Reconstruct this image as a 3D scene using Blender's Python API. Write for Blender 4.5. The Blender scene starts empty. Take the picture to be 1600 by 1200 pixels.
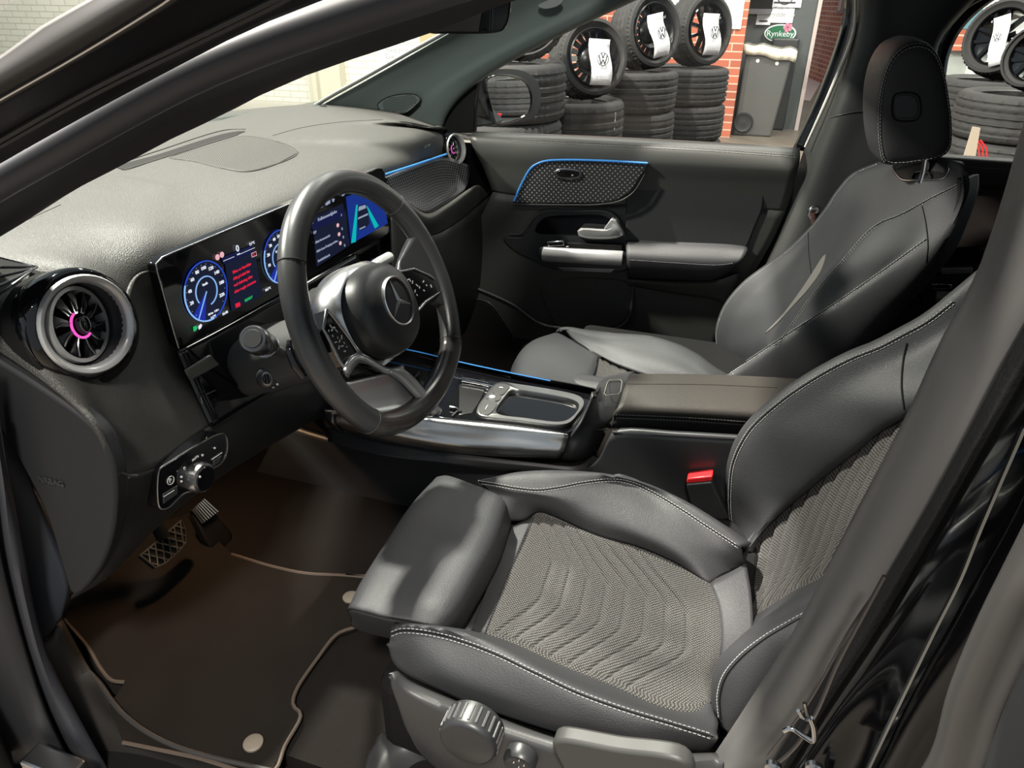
import bpy, math, random
import numpy as np
from mathutils import Vector, Matrix
random.seed(7)
C = bpy.context.scene.collection
SC = bpy.context.scene
V = lambda *a: np.array(a, float)

# ------------------------------------------------------------------ camera
CAMP = V(-1.18, -.445, 1.312); YAW, PITCH, ROLL, FPX = math.radians(18.4), math.radians(-28.5), math.radians(.6), 1113.
_F = V(math.cos(PITCH)*math.cos(YAW), math.cos(PITCH)*math.sin(YAW), math.sin(PITCH))
_R = np.cross(_F, V(0, 0, 1)); _R /= np.linalg.norm(_R); _U = np.cross(_R, _F)
CR_ = math.cos(ROLL)*_R + math.sin(ROLL)*_U; CU_ = -math.sin(ROLL)*_R + math.cos(ROLL)*_U
cam = bpy.data.cameras.new('camera'); camo = bpy.data.objects.new('camera', cam); C.objects.link(camo)
camo.matrix_world = Matrix([[CR_[i], CU_[i], -_F[i], CAMP[i]] for i in range(3)] + [[0, 0, 0, 1]])
cam.sensor_fit = 'HORIZONTAL'; cam.sensor_width = 36; cam.lens = 36*FPX/1600; cam.clip_start = .02; cam.clip_end = 100
SC.camera = camo
SC.view_settings.view_transform = 'Standard'; SC.view_settings.look = 'None'
SC.view_settings.gamma = 1; SC.view_settings.use_curve_mapping = False
SC.view_settings.exposure = 0.0

# ------------------------------------------------------------------ world and lights of the showroom
W = bpy.data.worlds.new('world'); SC.world = W; W.use_nodes = True
W.node_tree.nodes['Background'].inputs[0].default_value = (.82, .92, 1, 1)
W.node_tree.nodes['Background'].inputs[1].default_value = .42

def area(name, loc, target, sx, sy, power, col=(1, .945, .85)):
    l = bpy.data.lights.new(name, 'AREA'); l.shape = 'RECTANGLE'; l.size = sx; l.size_y = sy; l.energy = power; l.color = col
    o = bpy.data.objects.new(name, l); C.objects.link(o); o.location = loc
    d = Vector(target) - Vector(loc); o.rotation_euler = d.to_track_quat('-Z', 'Y').to_euler()
    return o
area('ceiling_light', (.45, 1.30, 4.1), (0, 0, .8), .16, .16, 560)           # through the windscreen
area('ceiling_light', (-.75, 3.6, 4.0), (.2, -.3, .8), .22, .22, 560, (1, .94, .84))   # further forward on the left
area('ceiling_light', (-2.3, -.75, 3.3), (-.7, -.55, .9), .4, .4, 150)        # behind the open driver's door
area('ceiling_light', (3.4, .6, 4.2), (4.6, .2, .3), 3, .6, 170)             # over the tyres
area('ceiling_light', (3.2, 5.5, 4.2), (7, 5, .8), 3, 1, 400, (1, .95, .82))   # on the white wall
area('ceiling_light', (5.2, -2.4, 4.2), (7.6, -1.0, .8), 2, 1, 420)
area('footwell_lamp', (-.37, .47, .70), (-.45, .28, .3), .03, .03, .9, (1, .62, .34))

# ------------------------------------------------------------------ points from the photograph's frame to planes of the car
def at(px, py, ax, v):
    r = _F + CR_*(px-800)/FPX - CU_*(py-600)/FPX
    i = 'xyz'.index(ax); t = (v-CAMP[i])/r[i]
    return CAMP + r*t
def on(px, py, P0, n):
    r = _F + CR_*(px-800)/FPX - CU_*(py-600)/FPX
    return CAMP + r*(((P0-CAMP) @ n)/(r @ n))
def PL(pts, ax='x', v=0.):
    """list of (px,py[,value]) or (px,py,axis,value) or 3-D arrays -> 3-D points"""
    out = []
    for p in pts:
        if isinstance(p, np.ndarray): out.append(p)
        elif len(p) == 2: out.append(at(p[0], p[1], ax, v))
        elif len(p) == 3: out.append(at(p[0], p[1], ax, p[2]))
        else: out.append(at(*p))
    return out
def cr(P, n, closed=False):
    P = np.array(P, float)
    if len(P) == 1: return np.repeat(P, n, 0)
    if closed: P = np.vstack([P[-1:], P, P[:1], P[1:2]])
    elif len(P) == 2: return P[0] + (P[1]-P[0])*np.linspace(0, 1, n)[:, None]
    else: P = np.vstack([2*P[0]-P[1], P, 2*P[-1]-P[-2]])
    k = 16; out = []
    for i in range(1, len(P)-2):
        a, b, c, d = P[i-1:i+3]
        ta = max(np.linalg.norm(b-a), 1e-6)**.5; tb = ta+max(np.linalg.norm(c-b), 1e-6)**.5; tc = tb+max(np.linalg.norm(d-c), 1e-6)**.5
        for s in np.arange(k)/k:
            t = ta+(tb-ta)*s
            A1 = a*(ta-t)/ta+b*t/ta; A2 = b*(tb-t)/(tb-ta)+c*(t-ta)/(tb-ta); A3 = c*(tc-t)/(tc-tb)+d*(t-tb)/(tc-tb)
            B1 = A1*(tb-t)/tb+A2*t/tb; B2 = A2*(tc-t)/(tc-ta)+A3*(t-ta)/(tc-ta)
            out.append(B1*(tb-t)/(tb-ta)+B2*(t-ta)/(tb-ta))
    out.append(P[-2]); out = np.array(out)
    d = np.r_[0, np.cumsum(np.linalg.norm(np.diff(out, axis=0), axis=1))]
    s = np.linspace(0, d[-1], n+1)[:-1] if closed else np.linspace(0, d[-1], n)
    return np.stack([np.interp(s, d, out[:, i]) for i in range(out.shape[1])], 1)

# ------------------------------------------------------------------ objects
def wpos(o):
    p = Vector((0, 0, 0))
    while o is not None: p += o.location; o = o.parent
    return p
def link(name, me, mat=None, parent=None):
    o = bpy.data.objects.new(name, me); C.objects.link(o)
    for m in (mat if isinstance(mat, (list, tuple)) else [mat] if mat else []): me.materials.append(m)
    if parent is not None:
        o.parent = parent; o.location = -wpos(parent)
    return o
def tag(o, label, cat, group=None, kind=None):
    if label: o['label'] = label
    if cat: o['category'] = cat
    if group: o['group'] = group
    if kind: o['kind'] = kind
    return o
def thing(name, label, cat, loc=(0, 0, 0), group=None):
    o = bpy.data.objects.new(name, None); C.objects.link(o); o.location = loc; o.empty_display_size = .05
    return tag(o, label, cat, group)

class MB:
    def __init__(s): s.v = []; s.f = []; s.m = []; s.n = 0; s.uv = []
    def add(s, verts, faces, mi=0, uv=None):
        verts = np.asarray(verts, float).reshape(-1, 3)
        s.v.append(verts); s.f += [tuple(i+s.n for i in f) for f in faces]; s.m += [mi]*len(faces); s.n += len(verts)
        s.uv.append(np.zeros((len(verts), 2)) if uv is None else np.asarray(uv, float)); return s
    def grid(s, G, mi=0, cu=False, cv=False, uv=None):
        nv, nu = G.shape[:2]
        f = [(j*nu+i, j*nu+(i+1) % nu, ((j+1) % nv)*nu+(i+1) % nu, ((j+1) % nv)*nu+i)
             for j in range(nv if cv else nv-1) for i in range(nu if cu else nu-1)]
        if uv is None: uv = np.stack(np.meshgrid(np.linspace(0, 1, nu), np.linspace(0, 1, nv)), -1).reshape(-1, 2)
        return s.add(G.reshape(-1, 3), f, mi, uv)
    def tube(s, P, r, n=10, closed=False, flat=1., up=None, caps=True, mi=0, res=None):
        P = cr(P, res or max(2, len(P)*6), closed) if res != 0 else np.array(P, float)
        N = len(P); r = np.interp(np.linspace(0, 1, N), np.linspace(0, 1, len(r)), r) if hasattr(r, '__len__') else np.full(N, r)
        T = np.gradient(P, axis=0) if not closed else np.roll(P, -1, 0)-np.roll(P, 1, 0)
        T /= np.linalg.norm(T, axis=1)[:, None]+1e-12
        a = V(*up) if up is not None else V(0, 0, 1) if abs(T[0][2]) < .9 else V(1, 0, 0)
        G = np.zeros((N, n, 3)); th = np.arange(n)*2*math.pi/n
        for i in range(N):
            if up is None and i: a = B
            A = np.cross(T[i], a); A /= np.linalg.norm(A)+1e-12; B = np.cross(A, T[i])
            G[i] = P[i]+r[i]*(np.cos(th)[:, None]*A+flat*np.sin(th)[:, None]*B)
        b = s.n; s.grid(G, mi, cu=True, cv=closed)
        if caps and not closed:
            s.f += [tuple(b+i for i in range(n))[::-1], tuple(b+(N-1)*n+i for i in range(n))]; s.m += [mi, mi]
        return s
    def loft(s, rings, caps=True, mi=0):
        G = np.array(rings); N, n = G.shape[:2]; b = s.n; s.grid(G, mi, cu=True)
        if caps: s.f += [tuple(b+i for i in range(n))[::-1], tuple(b+(N-1)*n+i for i in range(n))]; s.m += [mi, mi]
        return s
    def prism(s, P, d, mi=0):
        P = np.array(P, float); n = len(P); b = s.n
        s.add(np.vstack([P, P+d]), [tuple(range(n))[::-1], tuple(range(n, 2*n))]+[(i, (i+1) % n, n+(i+1) % n, n+i) for i in range(n)], mi); return s
    def box(s, lo, hi, mi=0):
        x0, y0, z0 = lo; x1, y1, z1 = hi
        return s.prism([V(x0, y0, z0), V(x1, y0, z0), V(x1, y1, z0), V(x0, y1, z0)], V(0, 0, z1-z0), mi)
    def disc(s, c, a, b, prof, n=32, mi=0, caps=True):
        """lathe: prof = [(radius, height)], axis a x b"""
        c, a, b = V(*c), V(*a), V(*b); w = np.cross(a, b); th = np.arange(n)*2*math.pi/n
        ring = np.cos(th)[:, None]*a+np.sin(th)[:, None]*b
        return s.loft([c+ring*r+w*h for r, h in prof], caps, mi)
    def text(s, body, o, xd, yd, size, mi=0, ext=.0004, align='LEFT'):
        cu = bpy.data.curves.new('t', 'FONT'); cu.body = body; cu.size = size; cu.align_x = align; cu.extrude = ext; cu.resolution_u = 2
        ob = bpy.data.objects.new('t', cu); me = bpy.data.meshes.new_from_object(ob)
        v = np.array([x.co[:] for x in me.vertices]).reshape(-1, 3); xd = V(*xd); yd = V(*yd); zd = np.cross(xd, yd)
        s.add(V(*o)+v[:, :1]*xd+v[:, 1:2]*yd+v[:, 2:]*zd, [tuple(p.vertices) for p in me.polygons], mi)
        bpy.data.objects.remove(ob); bpy.data.meshes.remove(me); bpy.data.curves.remove(cu); return s
    def build(s, name, mat, parent=None, smooth=True, bevel=0, sub=0, thick=0, toward=None, angle=35, bseg=2):
        me = bpy.data.meshes.new(name); vv = np.vstack(s.v)
        me.from_pydata(vv.tolist(), [], s.f)
        if toward is not None and len(me.polygons):
            k = sum(p.area*(Vector(toward)-p.center).normalized().dot(p.normal) for p in me.polygons)
            if k < 0: me.flip_normals()
        else:
            import bmesh
            bm = bmesh.new(); bm.from_mesh(me); bmesh.ops.recalc_face_normals(bm, faces=bm.faces); bm.to_mesh(me); bm.free()
        uvl = me.uv_layers.new(name='UVMap'); uva = np.vstack(s.uv)
        li = np.zeros(len(me.loops), int); me.loops.foreach_get('vertex_index', li)
        uvl.data.foreach_set('uv', uva[li].ravel())
        for p, m in zip(me.polygons, s.m): p.material_index = m; p.use_smooth = smooth
        o = link(name, me, mat, parent)
        if thick:
            m = o.modifiers.new('s', 'SOLIDIFY'); m.thickness = thick; m.offset = -1
        if sub:
            m = o.modifiers.new('u', 'SUBSURF'); m.levels = m.render_levels = sub
        if bevel:
            m = o.modifiers.new('b', 'BEVEL'); m.width = bevel; m.segments = bseg; m.limit_method = 'ANGLE'; m.angle_limit = math.radians(angle); m.harden_normals = False
        if smooth and (bevel or angle != 35 or True):
            try: me.set_sharp_from_angle(angle=math.radians(50))
            except Exception: pass
        return o

def surf(rails, nu=32, nv=24, lin=False, ax='x', v=0.):
    """surface through rails (each a list of points), -> grid nv x nu"""
    R = np.array([cr(PL(r, ax, v), nu) for r in rails])
    if lin or len(R) == 2:
        k = np.linspace(0, len(R)-1, nv); i = np.minimum(k.astype(int), len(R)-2); f = (k-i)[:, None, None]
        return R[i]*(1-f)+R[i+1]*f
    return np.stack([cr(R[:, u], nv) for u in range(nu)], 1)
def skin(name, rails, mat, parent, nu=32, nv=24, thick=.004, ax='x', v=0., lin=False, toward=CAMP, **k):
    return MB().grid(surf(rails, nu, nv, lin, ax, v)).build(name, mat, parent, thick=thick, toward=toward, **k)
def stitches(mb, P, step=.0052, ln=.0034, r=.00055, off=None):
    P = cr(P, 400); d = np.r_[0, np.cumsum(np.linalg.norm(np.diff(P, axis=0), axis=1))]
    n = int(d[-1]/step); g = lambda s: V(*[np.interp(s, d, P[:, i]) for i in range(3)])
    for i in range(n):
        a, b = g(i*step), g(i*step+ln); m = (a+b)/2+(off if off is not None else 0)*.6
        mb.tube([a, m, b], r, 4, res=0)
def lift(P, d, toward=CAMP):
    """move points a little off their surface, towards the open side"""
    P = np.array(PL(P) if not isinstance(P, np.ndarray) else P)
    t = V(*toward)-P; return P+t/np.linalg.norm(t, axis=1)[:, None]*d

from mathutils.bvhtree import BVHTree
_bv = {}
def hit(px, py, objs, off=.0006):
    """the point of the built surfaces that the photograph shows at px, py"""
    r = _F + CR_*(px-800)/FPX - CU_*(py-600)/FPX; r = r/np.linalg.norm(r); best = None
    for o in objs:
        if o.name not in _bv: _bv[o.name] = BVHTree.FromPolygons([v.co[:] for v in o.data.vertices], [p.vertices[:] for p in o.data.polygons])
        h = _bv[o.name].ray_cast(Vector(CAMP), Vector(r))
        if h[0] is not None and (best is None or h[3] < best[1]): best = (np.array(h[0]), h[3], np.array(h[1]))
    if best is None: return None
    n = best[2] if best[2] @ r < 0 else -best[2]
    return best[0]+n*off
def drape_grid(top, bot, objs, nu=40, nv=14, off=.001):
    A, B = cr(np.array(top, float), nu), cr(np.array(bot, float), nu); G = np.zeros((nv, nu, 3))
    for j in range(nv):
        for i in range(nu):
            q = A[i]*(1-j/(nv-1))+B[i]*j/(nv-1); h = hit(q[0], q[1], objs, off); G[j, i] = h if h is not None else G[j, i-1]
    return G
def drape(pts, objs, off=.0006, n=90, closed=False):
    q = cr(np.array([p[:2] for p in pts], float), n, closed)
    return np.array([h for h in (hit(a, b, objs, off) for a, b in q) if h is not None])

# ------------------------------------------------------------------ materials
def mat(name, col=(.5, .5, .5), rough=.5, metal=0., spec=.5, bump=None, coat=0., emis=None, es=0., vary=0., sheen=0., aniso=0):
    m = bpy.data.materials.new(name); m.use_nodes = True; nt = m.node_tree; b = nt.nodes['Principled BSDF']
    b.inputs['Base Color'].default_value = (*col, 1); b.inputs['Roughness'].default_value = rough; b.inputs['Metallic'].default_value = metal
    b.inputs['Specular IOR Level'].default_value = spec; b.inputs['Coat Weight'].default_value = coat; b.inputs['Sheen Weight'].default_value = sheen
    if coat: b.inputs['Coat Roughness'].default_value = .03
    if emis: b.inputs['Emission Color'].default_value = (*emis, 1); b.inputs['Emission Strength'].default_value = es
    if bump:
        kind, scale, st, dist = bump
        tc = nt.nodes.new('ShaderNodeTexCoord'); bp = nt.nodes.new('ShaderNodeBump'); bp.inputs['Strength'].default_value = st; bp.inputs['Distance'].default_value = dist
        if kind == 'vor':
            t = nt.nodes.new('ShaderNodeTexVoronoi'); t.feature = 'DISTANCE_TO_EDGE'; t.inputs['Scale'].default_value = scale
            ns = nt.nodes.new('ShaderNodeTexNoise'); ns.inputs['Scale'].default_value = scale*1.4
            mx = nt.nodes.new('ShaderNodeMath'); mx.operation = 'MULTIPLY_ADD'; mp = nt.nodes.new('ShaderNodeMath'); mp.operation = 'MINIMUM'; mp.inputs[1].default_value = .25
            nt.links.new(tc.outputs['Object'], t.inputs['Vector']); nt.links.new(tc.outputs['Object'], ns.inputs['Vector'])
            nt.links.new(t.outputs['Distance'], mp.inputs[0]); nt.links.new(mp.outputs[0], mx.inputs[0]); mx.inputs[1].default_value = 2.5; nt.links.new(ns.outputs[0], mx.inputs[2])
            h = mx.outputs[0]
        else:
            t = nt.nodes.new('ShaderNodeTexNoise'); t.inputs['Scale'].default_value = scale; t.inputs['Detail'].default_value = 3
            nt.links.new(tc.outputs['Object'], t.inputs['Vector']); h = t.outputs[0]
        nt.links.new(h, bp.inputs['Height']); nt.links.new(bp.outputs[0], b.inputs['Normal'])
    if vary:
        tc = nt.nodes.new('ShaderNodeTexCoord'); t = nt.nodes.new('ShaderNodeTexNoise'); t.inputs['Scale'].default_value = 14; t.inputs['Detail'].default_value = 5
        mx = nt.nodes.new('ShaderNodeMix'); mx.data_type = 'RGBA'; mx.inputs[6].default_value = (*[c*(1-vary) for c in col], 1); mx.inputs[7].default_value = (*[c*(1+vary) for c in col], 1)
        nt.links.new(tc.outputs['Object'], t.inputs['Vector']); nt.links.new(t.outputs[0], mx.inputs[0]); nt.links.new(mx.outputs[2], b.inputs['Base Color'])
    return m
def glass(name, tint=(.93, .97, .95), refl=.07):
    m = bpy.data.materials.new(name); m.use_nodes = True; nt = m.node_tree; nt.nodes.remove(nt.nodes['Principled BSDF'])
    o = nt.nodes['Material Output']; t = nt.nodes.new('ShaderNodeBsdfTransparent'); t.inputs[0].default_value = (*tint, 1)
    g = nt.nodes.new('ShaderNodeBsdfGlossy'); g.inputs['Roughness'].default_value = .01; x = nt.nodes.new('ShaderNodeMixShader'); x.inputs[0].default_value = refl
    nt.links.new(t.outputs[0], x.inputs[1]); nt.links.new(g.outputs[0], x.inputs[2]); nt.links.new(x.outputs[0], o.inputs[0]); return m
def brick(name, c1, c2, mortar, bw=.24, bh=.075, ms=.012, rough=.8, bump=.4, rot=None, bias=0.):
    m = mat(name, c1, rough, spec=.25); nt = m.node_tree; b = nt.nodes['Principled BSDF']
    tc = nt.nodes.new('ShaderNodeTexCoord'); br = nt.nodes.new('ShaderNodeTexBrick')
    br.inputs['Color1'].default_value = (*c1, 1); br.inputs['Color2'].default_value = (*c2, 1); br.inputs['Mortar'].default_value = (*mortar, 1)
    br.inputs['Scale'].default_value = 1; br.inputs['Brick Width'].default_value = bw; br.inputs['Row Height'].default_value = bh; br.inputs['Mortar Size'].default_value = ms/2
    br.inputs['Mortar Smooth'].default_value = .2; br.inputs['Bias'].default_value = bias
    bp = nt.nodes.new('ShaderNodeBump'); bp.inputs['Strength'].default_value = bump; bp.inputs['Distance'].default_value = .006; bp.invert = True
    nt.links.new(tc.outputs['UV'], br.inputs['Vector']); nt.links.new(br.outputs['Color'], b.inputs['Base Color'])
    nt.links.new(br.outputs['Fac'], bp.inputs['Height']); nt.links.new(bp.outputs[0], b.inputs['Normal']); return m

LEATH = mat('leather', (.028, .0285, .031), .54, spec=.42, bump=('vor', 420, .35, .0006))
LEATHW = mat('wheel_leather', (.028, .029, .03), .33, spec=.6, bump=('noise', 500, .12, .0004))
DASH = mat('dash_softtouch', (.036, .035, .032), .5, spec=.45, bump=('vor', 420, .45, .0009))
PLAST = mat('grained_plastic', (.03, .03, .032), .42, spec=.5, bump=('noise', 900, .25, .0004))
PLASTS = mat('smooth_plastic', (.026, .027, .029), .36, spec=.5)
TRIM = mat('pillar_trim', (.085, .105, .102), .6, spec=.35, bump=('noise', 700, .3, .0005))
BTRIM = mat('b_pillar_trim', (.12, .118, .115), .42, spec=.5, bump=('noise', 900, .2, .0004))
GLOSS = mat('gloss_black', (.004, .004, .005), .06, spec=.6)
PAINT = mat('black_paint', (.003, .003, .004), .1, spec=.3, coat=.2)
RUBBER = mat('seal_rubber', (.02, .021, .024), .55, spec=.4)
SEALH = mat('door_seal', (.035, .037, .045), .5, spec=.4)
CHROME = mat('chrome', (.72, .72, .73), .12, 1.)
SATIN = mat('satin_silver', (.52, .52, .53), .27, 1., bump=('noise', 1200, .03, .0002))
SILV = mat('silver_paint', (.5, .5, .5), .3, .55)
DSATIN = mat('dark_satin', (.23, .23, .24), .3, 1.)
STITCH = mat('stitch_thread', (.32, .33, .33), .7)
STITCHD = mat('dark_thread', (.02, .02, .02), .8)
CARPET = mat('carpet', (.012, .010, .009), .95, spec=.1, bump=('noise', 900, .9, .002))
MATC = mat('mat_velour', (.014, .0115, .0095), .95, spec=.1, bump=('noise', 1500, .6, .001), vary=.25)
PIPING = mat('mat_piping', (.075, .055, .042), .7)
BLACK = mat('deep_black', (.006, .006, .006), .7, spec=.2)
HEAD = mat('headliner', (.05, .05, .05), .9, spec=.1)
RED = mat('buckle_red', (.65, .015, .02), .4)
BLUEL = mat('blue_ambient_strip', (.03, .16, .4), .4, emis=(.04, .25, .7), es=.3)
PINKL = mat('pink_ambient_ring', (.3, .02, .2), .4, emis=(1, .12, .62), es=.9)
TYRE = mat('tyre_rubber', (.032, .031, .031), .72, spec=.3, bump=('noise', 60, .2, .002))
PAPER = mat('paper', (.72, .72, .75), .7, spec=.2)
INK = mat('ink', (.04, .04, .05), .7)
INKG = mat('grey_ink', (.4, .4, .42), .7)
GLASS = glass('window_glass', (.96, .98, .97), .025)
MIRROR = mat('mirror_glass', (.85, .87, .88), .01, 1.)
def emi(name, col, s): return mat(name, (0, 0, 0), .4, emis=col, es=s, spec=.2)
E_WHITE = emi('lit_white', (.85, .9, 1), .95); E_BLUE = emi('lit_blue', (.03, .1, .8), .7); E_CYAN = emi('lit_light_blue', (.3, .55, 1), .9)
E_RED = emi('lit_red', (.9, .02, .06), .8); E_GREEN = emi('lit_green', (.02, .6, .16), .8); E_TEAL = emi('lit_teal', (0, .55, .55), .8)
E_NAVY = emi('lit_navy', (.006, .01, .07), .7); E_MID = emi('lit_mid_blue', (.008, .035, .28), .8); E_PINK = emi('lit_pink', (.9, .5, .55), .9); E_GREY = emi('lit_grey', (.35, .4, .55), .8)
E_DIM = emi('lit_dim_navy', (.01, .015, .045), .6)

# honeycomb-dotted decor panel
HEX = mat('dotted_decor', (.022, .022, .023), .38, spec=.5); nt = HEX.node_tree
_u = nt.nodes.new('ShaderNodeTexCoord'); _v = nt.nodes.new('ShaderNodeTexVoronoi'); _v.inputs['Scale'].default_value = 1; _v.inputs['Randomness'].default_value = 0
_mp = nt.nodes.new('ShaderNodeMapping'); _mp.inputs['Rotation'].default_value = (0, 0, math.radians(45)); _mp.inputs['Scale'].default_value = (105, 105, 105)
_r = nt.nodes.new('ShaderNodeMapRange'); _r.inputs[1].default_value = .28; _r.inputs[2].default_value = .12; _r.inputs[3].default_value = 0; _r.inputs[4].default_value = 1
_x = nt.nodes.new('ShaderNodeMix'); _x.data_type = 'RGBA'; _x.inputs[6].default_value = (.02, .02, .021, 1); _x.inputs[7].default_value = (.26, .26, .27, 1)
nt.links.new(_u.outputs['UV'], _mp.inputs[0]); nt.links.new(_mp.outputs[0], _v.inputs['Vector']); nt.links.new(_v.outputs['Distance'], _r.inputs[0]); nt.links.new(_r.outputs[0], _x.inputs[0]); nt.links.new(_x.outputs[2], nt.nodes['Principled BSDF'].inputs['Base Color'])
# mesh grille (speaker) and woven cloth use UV in metres
def dotmat(name, base, dot, pitch, lo, hi, rough=.6, bump=.5, rot=0, sheen=0.):
    m = mat(name, base, rough, spec=.35, sheen=sheen); nt = m.node_tree; u = nt.nodes.new('ShaderNodeTexCoord'); v = nt.nodes.new('ShaderNodeTexVoronoi'); v.inputs['Scale'].default_value = 1; v.inputs['Randomness'].default_value = .12
    mp = nt.nodes.new('ShaderNodeMapping'); mp.inputs['Rotation'].default_value = (0, 0, rot); mp.inputs['Scale'].default_value = (1/pitch,)*3
    r = nt.nodes.new('ShaderNodeMapRange'); r.inputs[1].default_value = lo; r.inputs[2].default_value = hi
    x = nt.nodes.new('ShaderNodeMix'); x.data_type = 'RGBA'; x.inputs[6].default_value = (*dot, 1); x.inputs[7].default_value = (*base, 1)
    b = nt.nodes.new('ShaderNodeBump'); b.inputs['Strength'].default_value = bump; b.inputs['Distance'].default_value = .001
    nt.links.new(u.outputs['UV'], mp.inputs[0]); nt.links.new(mp.outputs[0], v.inputs['Vector']); nt.links.new(v.outputs['Distance'], r.inputs[0]); nt.links.new(r.outputs[0], x.inputs[0]); nt.links.new(x.outputs[2], nt.nodes['Principled BSDF'].inputs['Base Color'])
    inv = nt.nodes.new('ShaderNodeMath'); inv.operation = 'SUBTRACT'; inv.inputs[0].default_value = 1; nt.links.new(r.outputs[0], inv.inputs[1]); nt.links.new(inv.outputs[0], b.inputs['Height']); nt.links.new(b.outputs[0], nt.nodes['Principled BSDF'].inputs['Normal'])
    return m
GRILLE = dotmat('speaker_mesh', (.04, .037, .034), (.006, .006, .006), .0034, .25, .45, rot=.78)
CLOTH = dotmat('woven_cloth', (.014, .013, .0125), (.105, .098, .09), .0033, .22, .40, .85, .7, rot=.78, sheen=.15)

def uvmetres(G, s=1.):
    """uv in metres along the grid's two directions"""
    du = np.linalg.norm(np.diff(G, axis=1), axis=2); dv = np.linalg.norm(np.diff(G, axis=0), axis=2)
    u = np.concatenate([np.zeros((G.shape[0], 1)), np.cumsum(du, 1)], 1); u -= u.mean(1)[:, None]
    v = np.concatenate([np.zeros((1, G.shape[1])), np.cumsum(dv, 0)], 0); v = np.repeat(v.mean(1)[:, None], G.shape[1], 1)
    return np.stack([u, v], -1).reshape(-1, 2)*s

# ================================================================== THE SHOWROOM
def quad(name, P, m, uv, parent=None, d=None, kind='structure'):
    b = MB(); P = np.array(P, float); n = np.cross(P[1]-P[0], P[3]-P[0]); n /= np.linalg.norm(n)
    b.add(np.vstack([P, P-n*(d or .1)]), [(0, 1, 2, 3), (7, 6, 5, 4), (0, 4, 5, 1), (1, 5, 6, 2), (2, 6, 7, 3), (3, 7, 4, 0)], 0, np.vstack([uv, uv]))
    o = b.build(name, m, parent, smooth=False)
    if kind and parent is None: o['kind'] = kind
    return o
RBRICK = brick('red_brick', (.43, .13, .075), (.3, .085, .055), (.56, .38, .3), .24, .0765, .014)
WBRICK = brick('white_brick', (.83, .8, .71), (.77, .74, .65), (.6, .57, .49), .25, .077, .012, .7, .7)
FLOORM = brick('floor_tiles', (.17, .145, .12), (.135, .115, .095), (.09, .078, .065), .3, .1, .006, .45, .2)
PINKF = mat('pink_floor', (.5, .38, .36), .5)
WX = 7.2
quad('floor', [V(-4, -8, 0), V(14, -8, 0), V(14, 16, 0), V(-4, 16, 0)], FLOORM, np.array([(0, 0), (12, -12), (28, 4), (16, 16)], float)*.9)
yc = at(1157, 100, 'x', WX)[1]
def vwall(name, x, y0, y1, z0, z1, m, d=.15):
    return quad(name, [V(x, y0, z0), V(x, y0, z1), V(x, y1, z1), V(x, y1, z0)], m, np.array([(y0, z0), (y0, z1), (y1, z1), (y1, z0)]), d=-d if False else -d)
def wallx(name, x, y0, y1, z0, z1, m, d=.15):
    b = MB(); P = [V(x, y0, z0), V(x, y0, z1), V(x, y1, z1), V(x, y1, z0)]
    P = np.array(P+[p+V(d, 0, 0) for p in P]); uv = np.array([(y0, z0), (y0, z1), (y1, z1), (y1, z0)]); uv2 = uv+np.array([d, 0])*np.array([[1, 1]])
    b.add(P, [(0, 1, 2, 3), (7, 6, 5, 4), (1, 5, 6, 2), (2, 6, 7, 3), (3, 7, 4, 0)], 0, np.vstack([uv, uv2]))
    b.add(P[[0, 4, 5, 1]], [(0, 1, 2, 3)], 0, np.array([(0, z0), (d, z0), (d, z1), (0, z1)]))
    o = b.build(name, m, None, smooth=False); o['kind'] = 'structure'; return o
wallx('wall_right', WX, yc, 2.75, 0, 3.2, RBRICK, .12)
wallx('wall_front', WX, 2.75, 15, 0, 3.2, WBRICK)
CREAM = mat('cream_paint', (.6, .58, .48), .55); OLIVE = mat('olive_frame', (.42, .37, .2), .5)
p0, p1 = at(480, 120, 'x', WX-.14), at(531, 120, 'x', WX-.14)
b = MB(); b.box((WX-.14, p1[1], 0), (WX, p0[1], 3)); b.build('trim_1', CREAM, smooth=False)['kind'] = 'structure'
b = MB(); b.box((WX-.2, p0[1]-.16, 0), (WX-.14, p0[1]-.1, 3)); b.build('trim_2', CREAM, smooth=False)['kind'] = 'structure'
a_, b_ = at(590, 100, 'x', WX-.01), at(657, 60, 'x', WX-.01)
sheet = thing('wall_notice', 'large white printed notice on the white brick wall seen through the windscreen', 'poster', (WX, b_[1], .6))
b = MB(); b.box((WX-.02, b_[1], .35), (WX-.001, a_[1], 1.6)); b.build('paper_sheet', PAPER, sheet, smooth=False)
b = MB()
for i in range(13):
    b.text(['Værkstedsbesøg', 'aftales forud', 'med personalet', 'Dæk og hjul', 'klargøres her'][i % 5], (WX-.022, a_[1]-.12, 1.25-i*.075), (0, -1, 0), (0, 0, 1), .085)
b.build('printed_text', INKG, sheet, smooth=False)
q0, q1 = at(657, 60, 'x', WX-.03), at(700, 45, 'x', WX-.03)
fr = thing('picture_frame', 'olive yellow framed board on the wall beside the printed notice', 'frame', (WX, q1[1], .8))
MB().box((WX-.05, q1[1], .3), (WX-.003, q0[1], 1.8)).build('frame_board', OLIVE, fr, smooth=False)
MB().box((WX-.055, q1[1]-.2, 1.02), (WX-.05, q0[1]-.1, 1.14)).build('dark_caption', mat('caption_grey', (.16, .15, .14)), fr, smooth=False)
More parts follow.
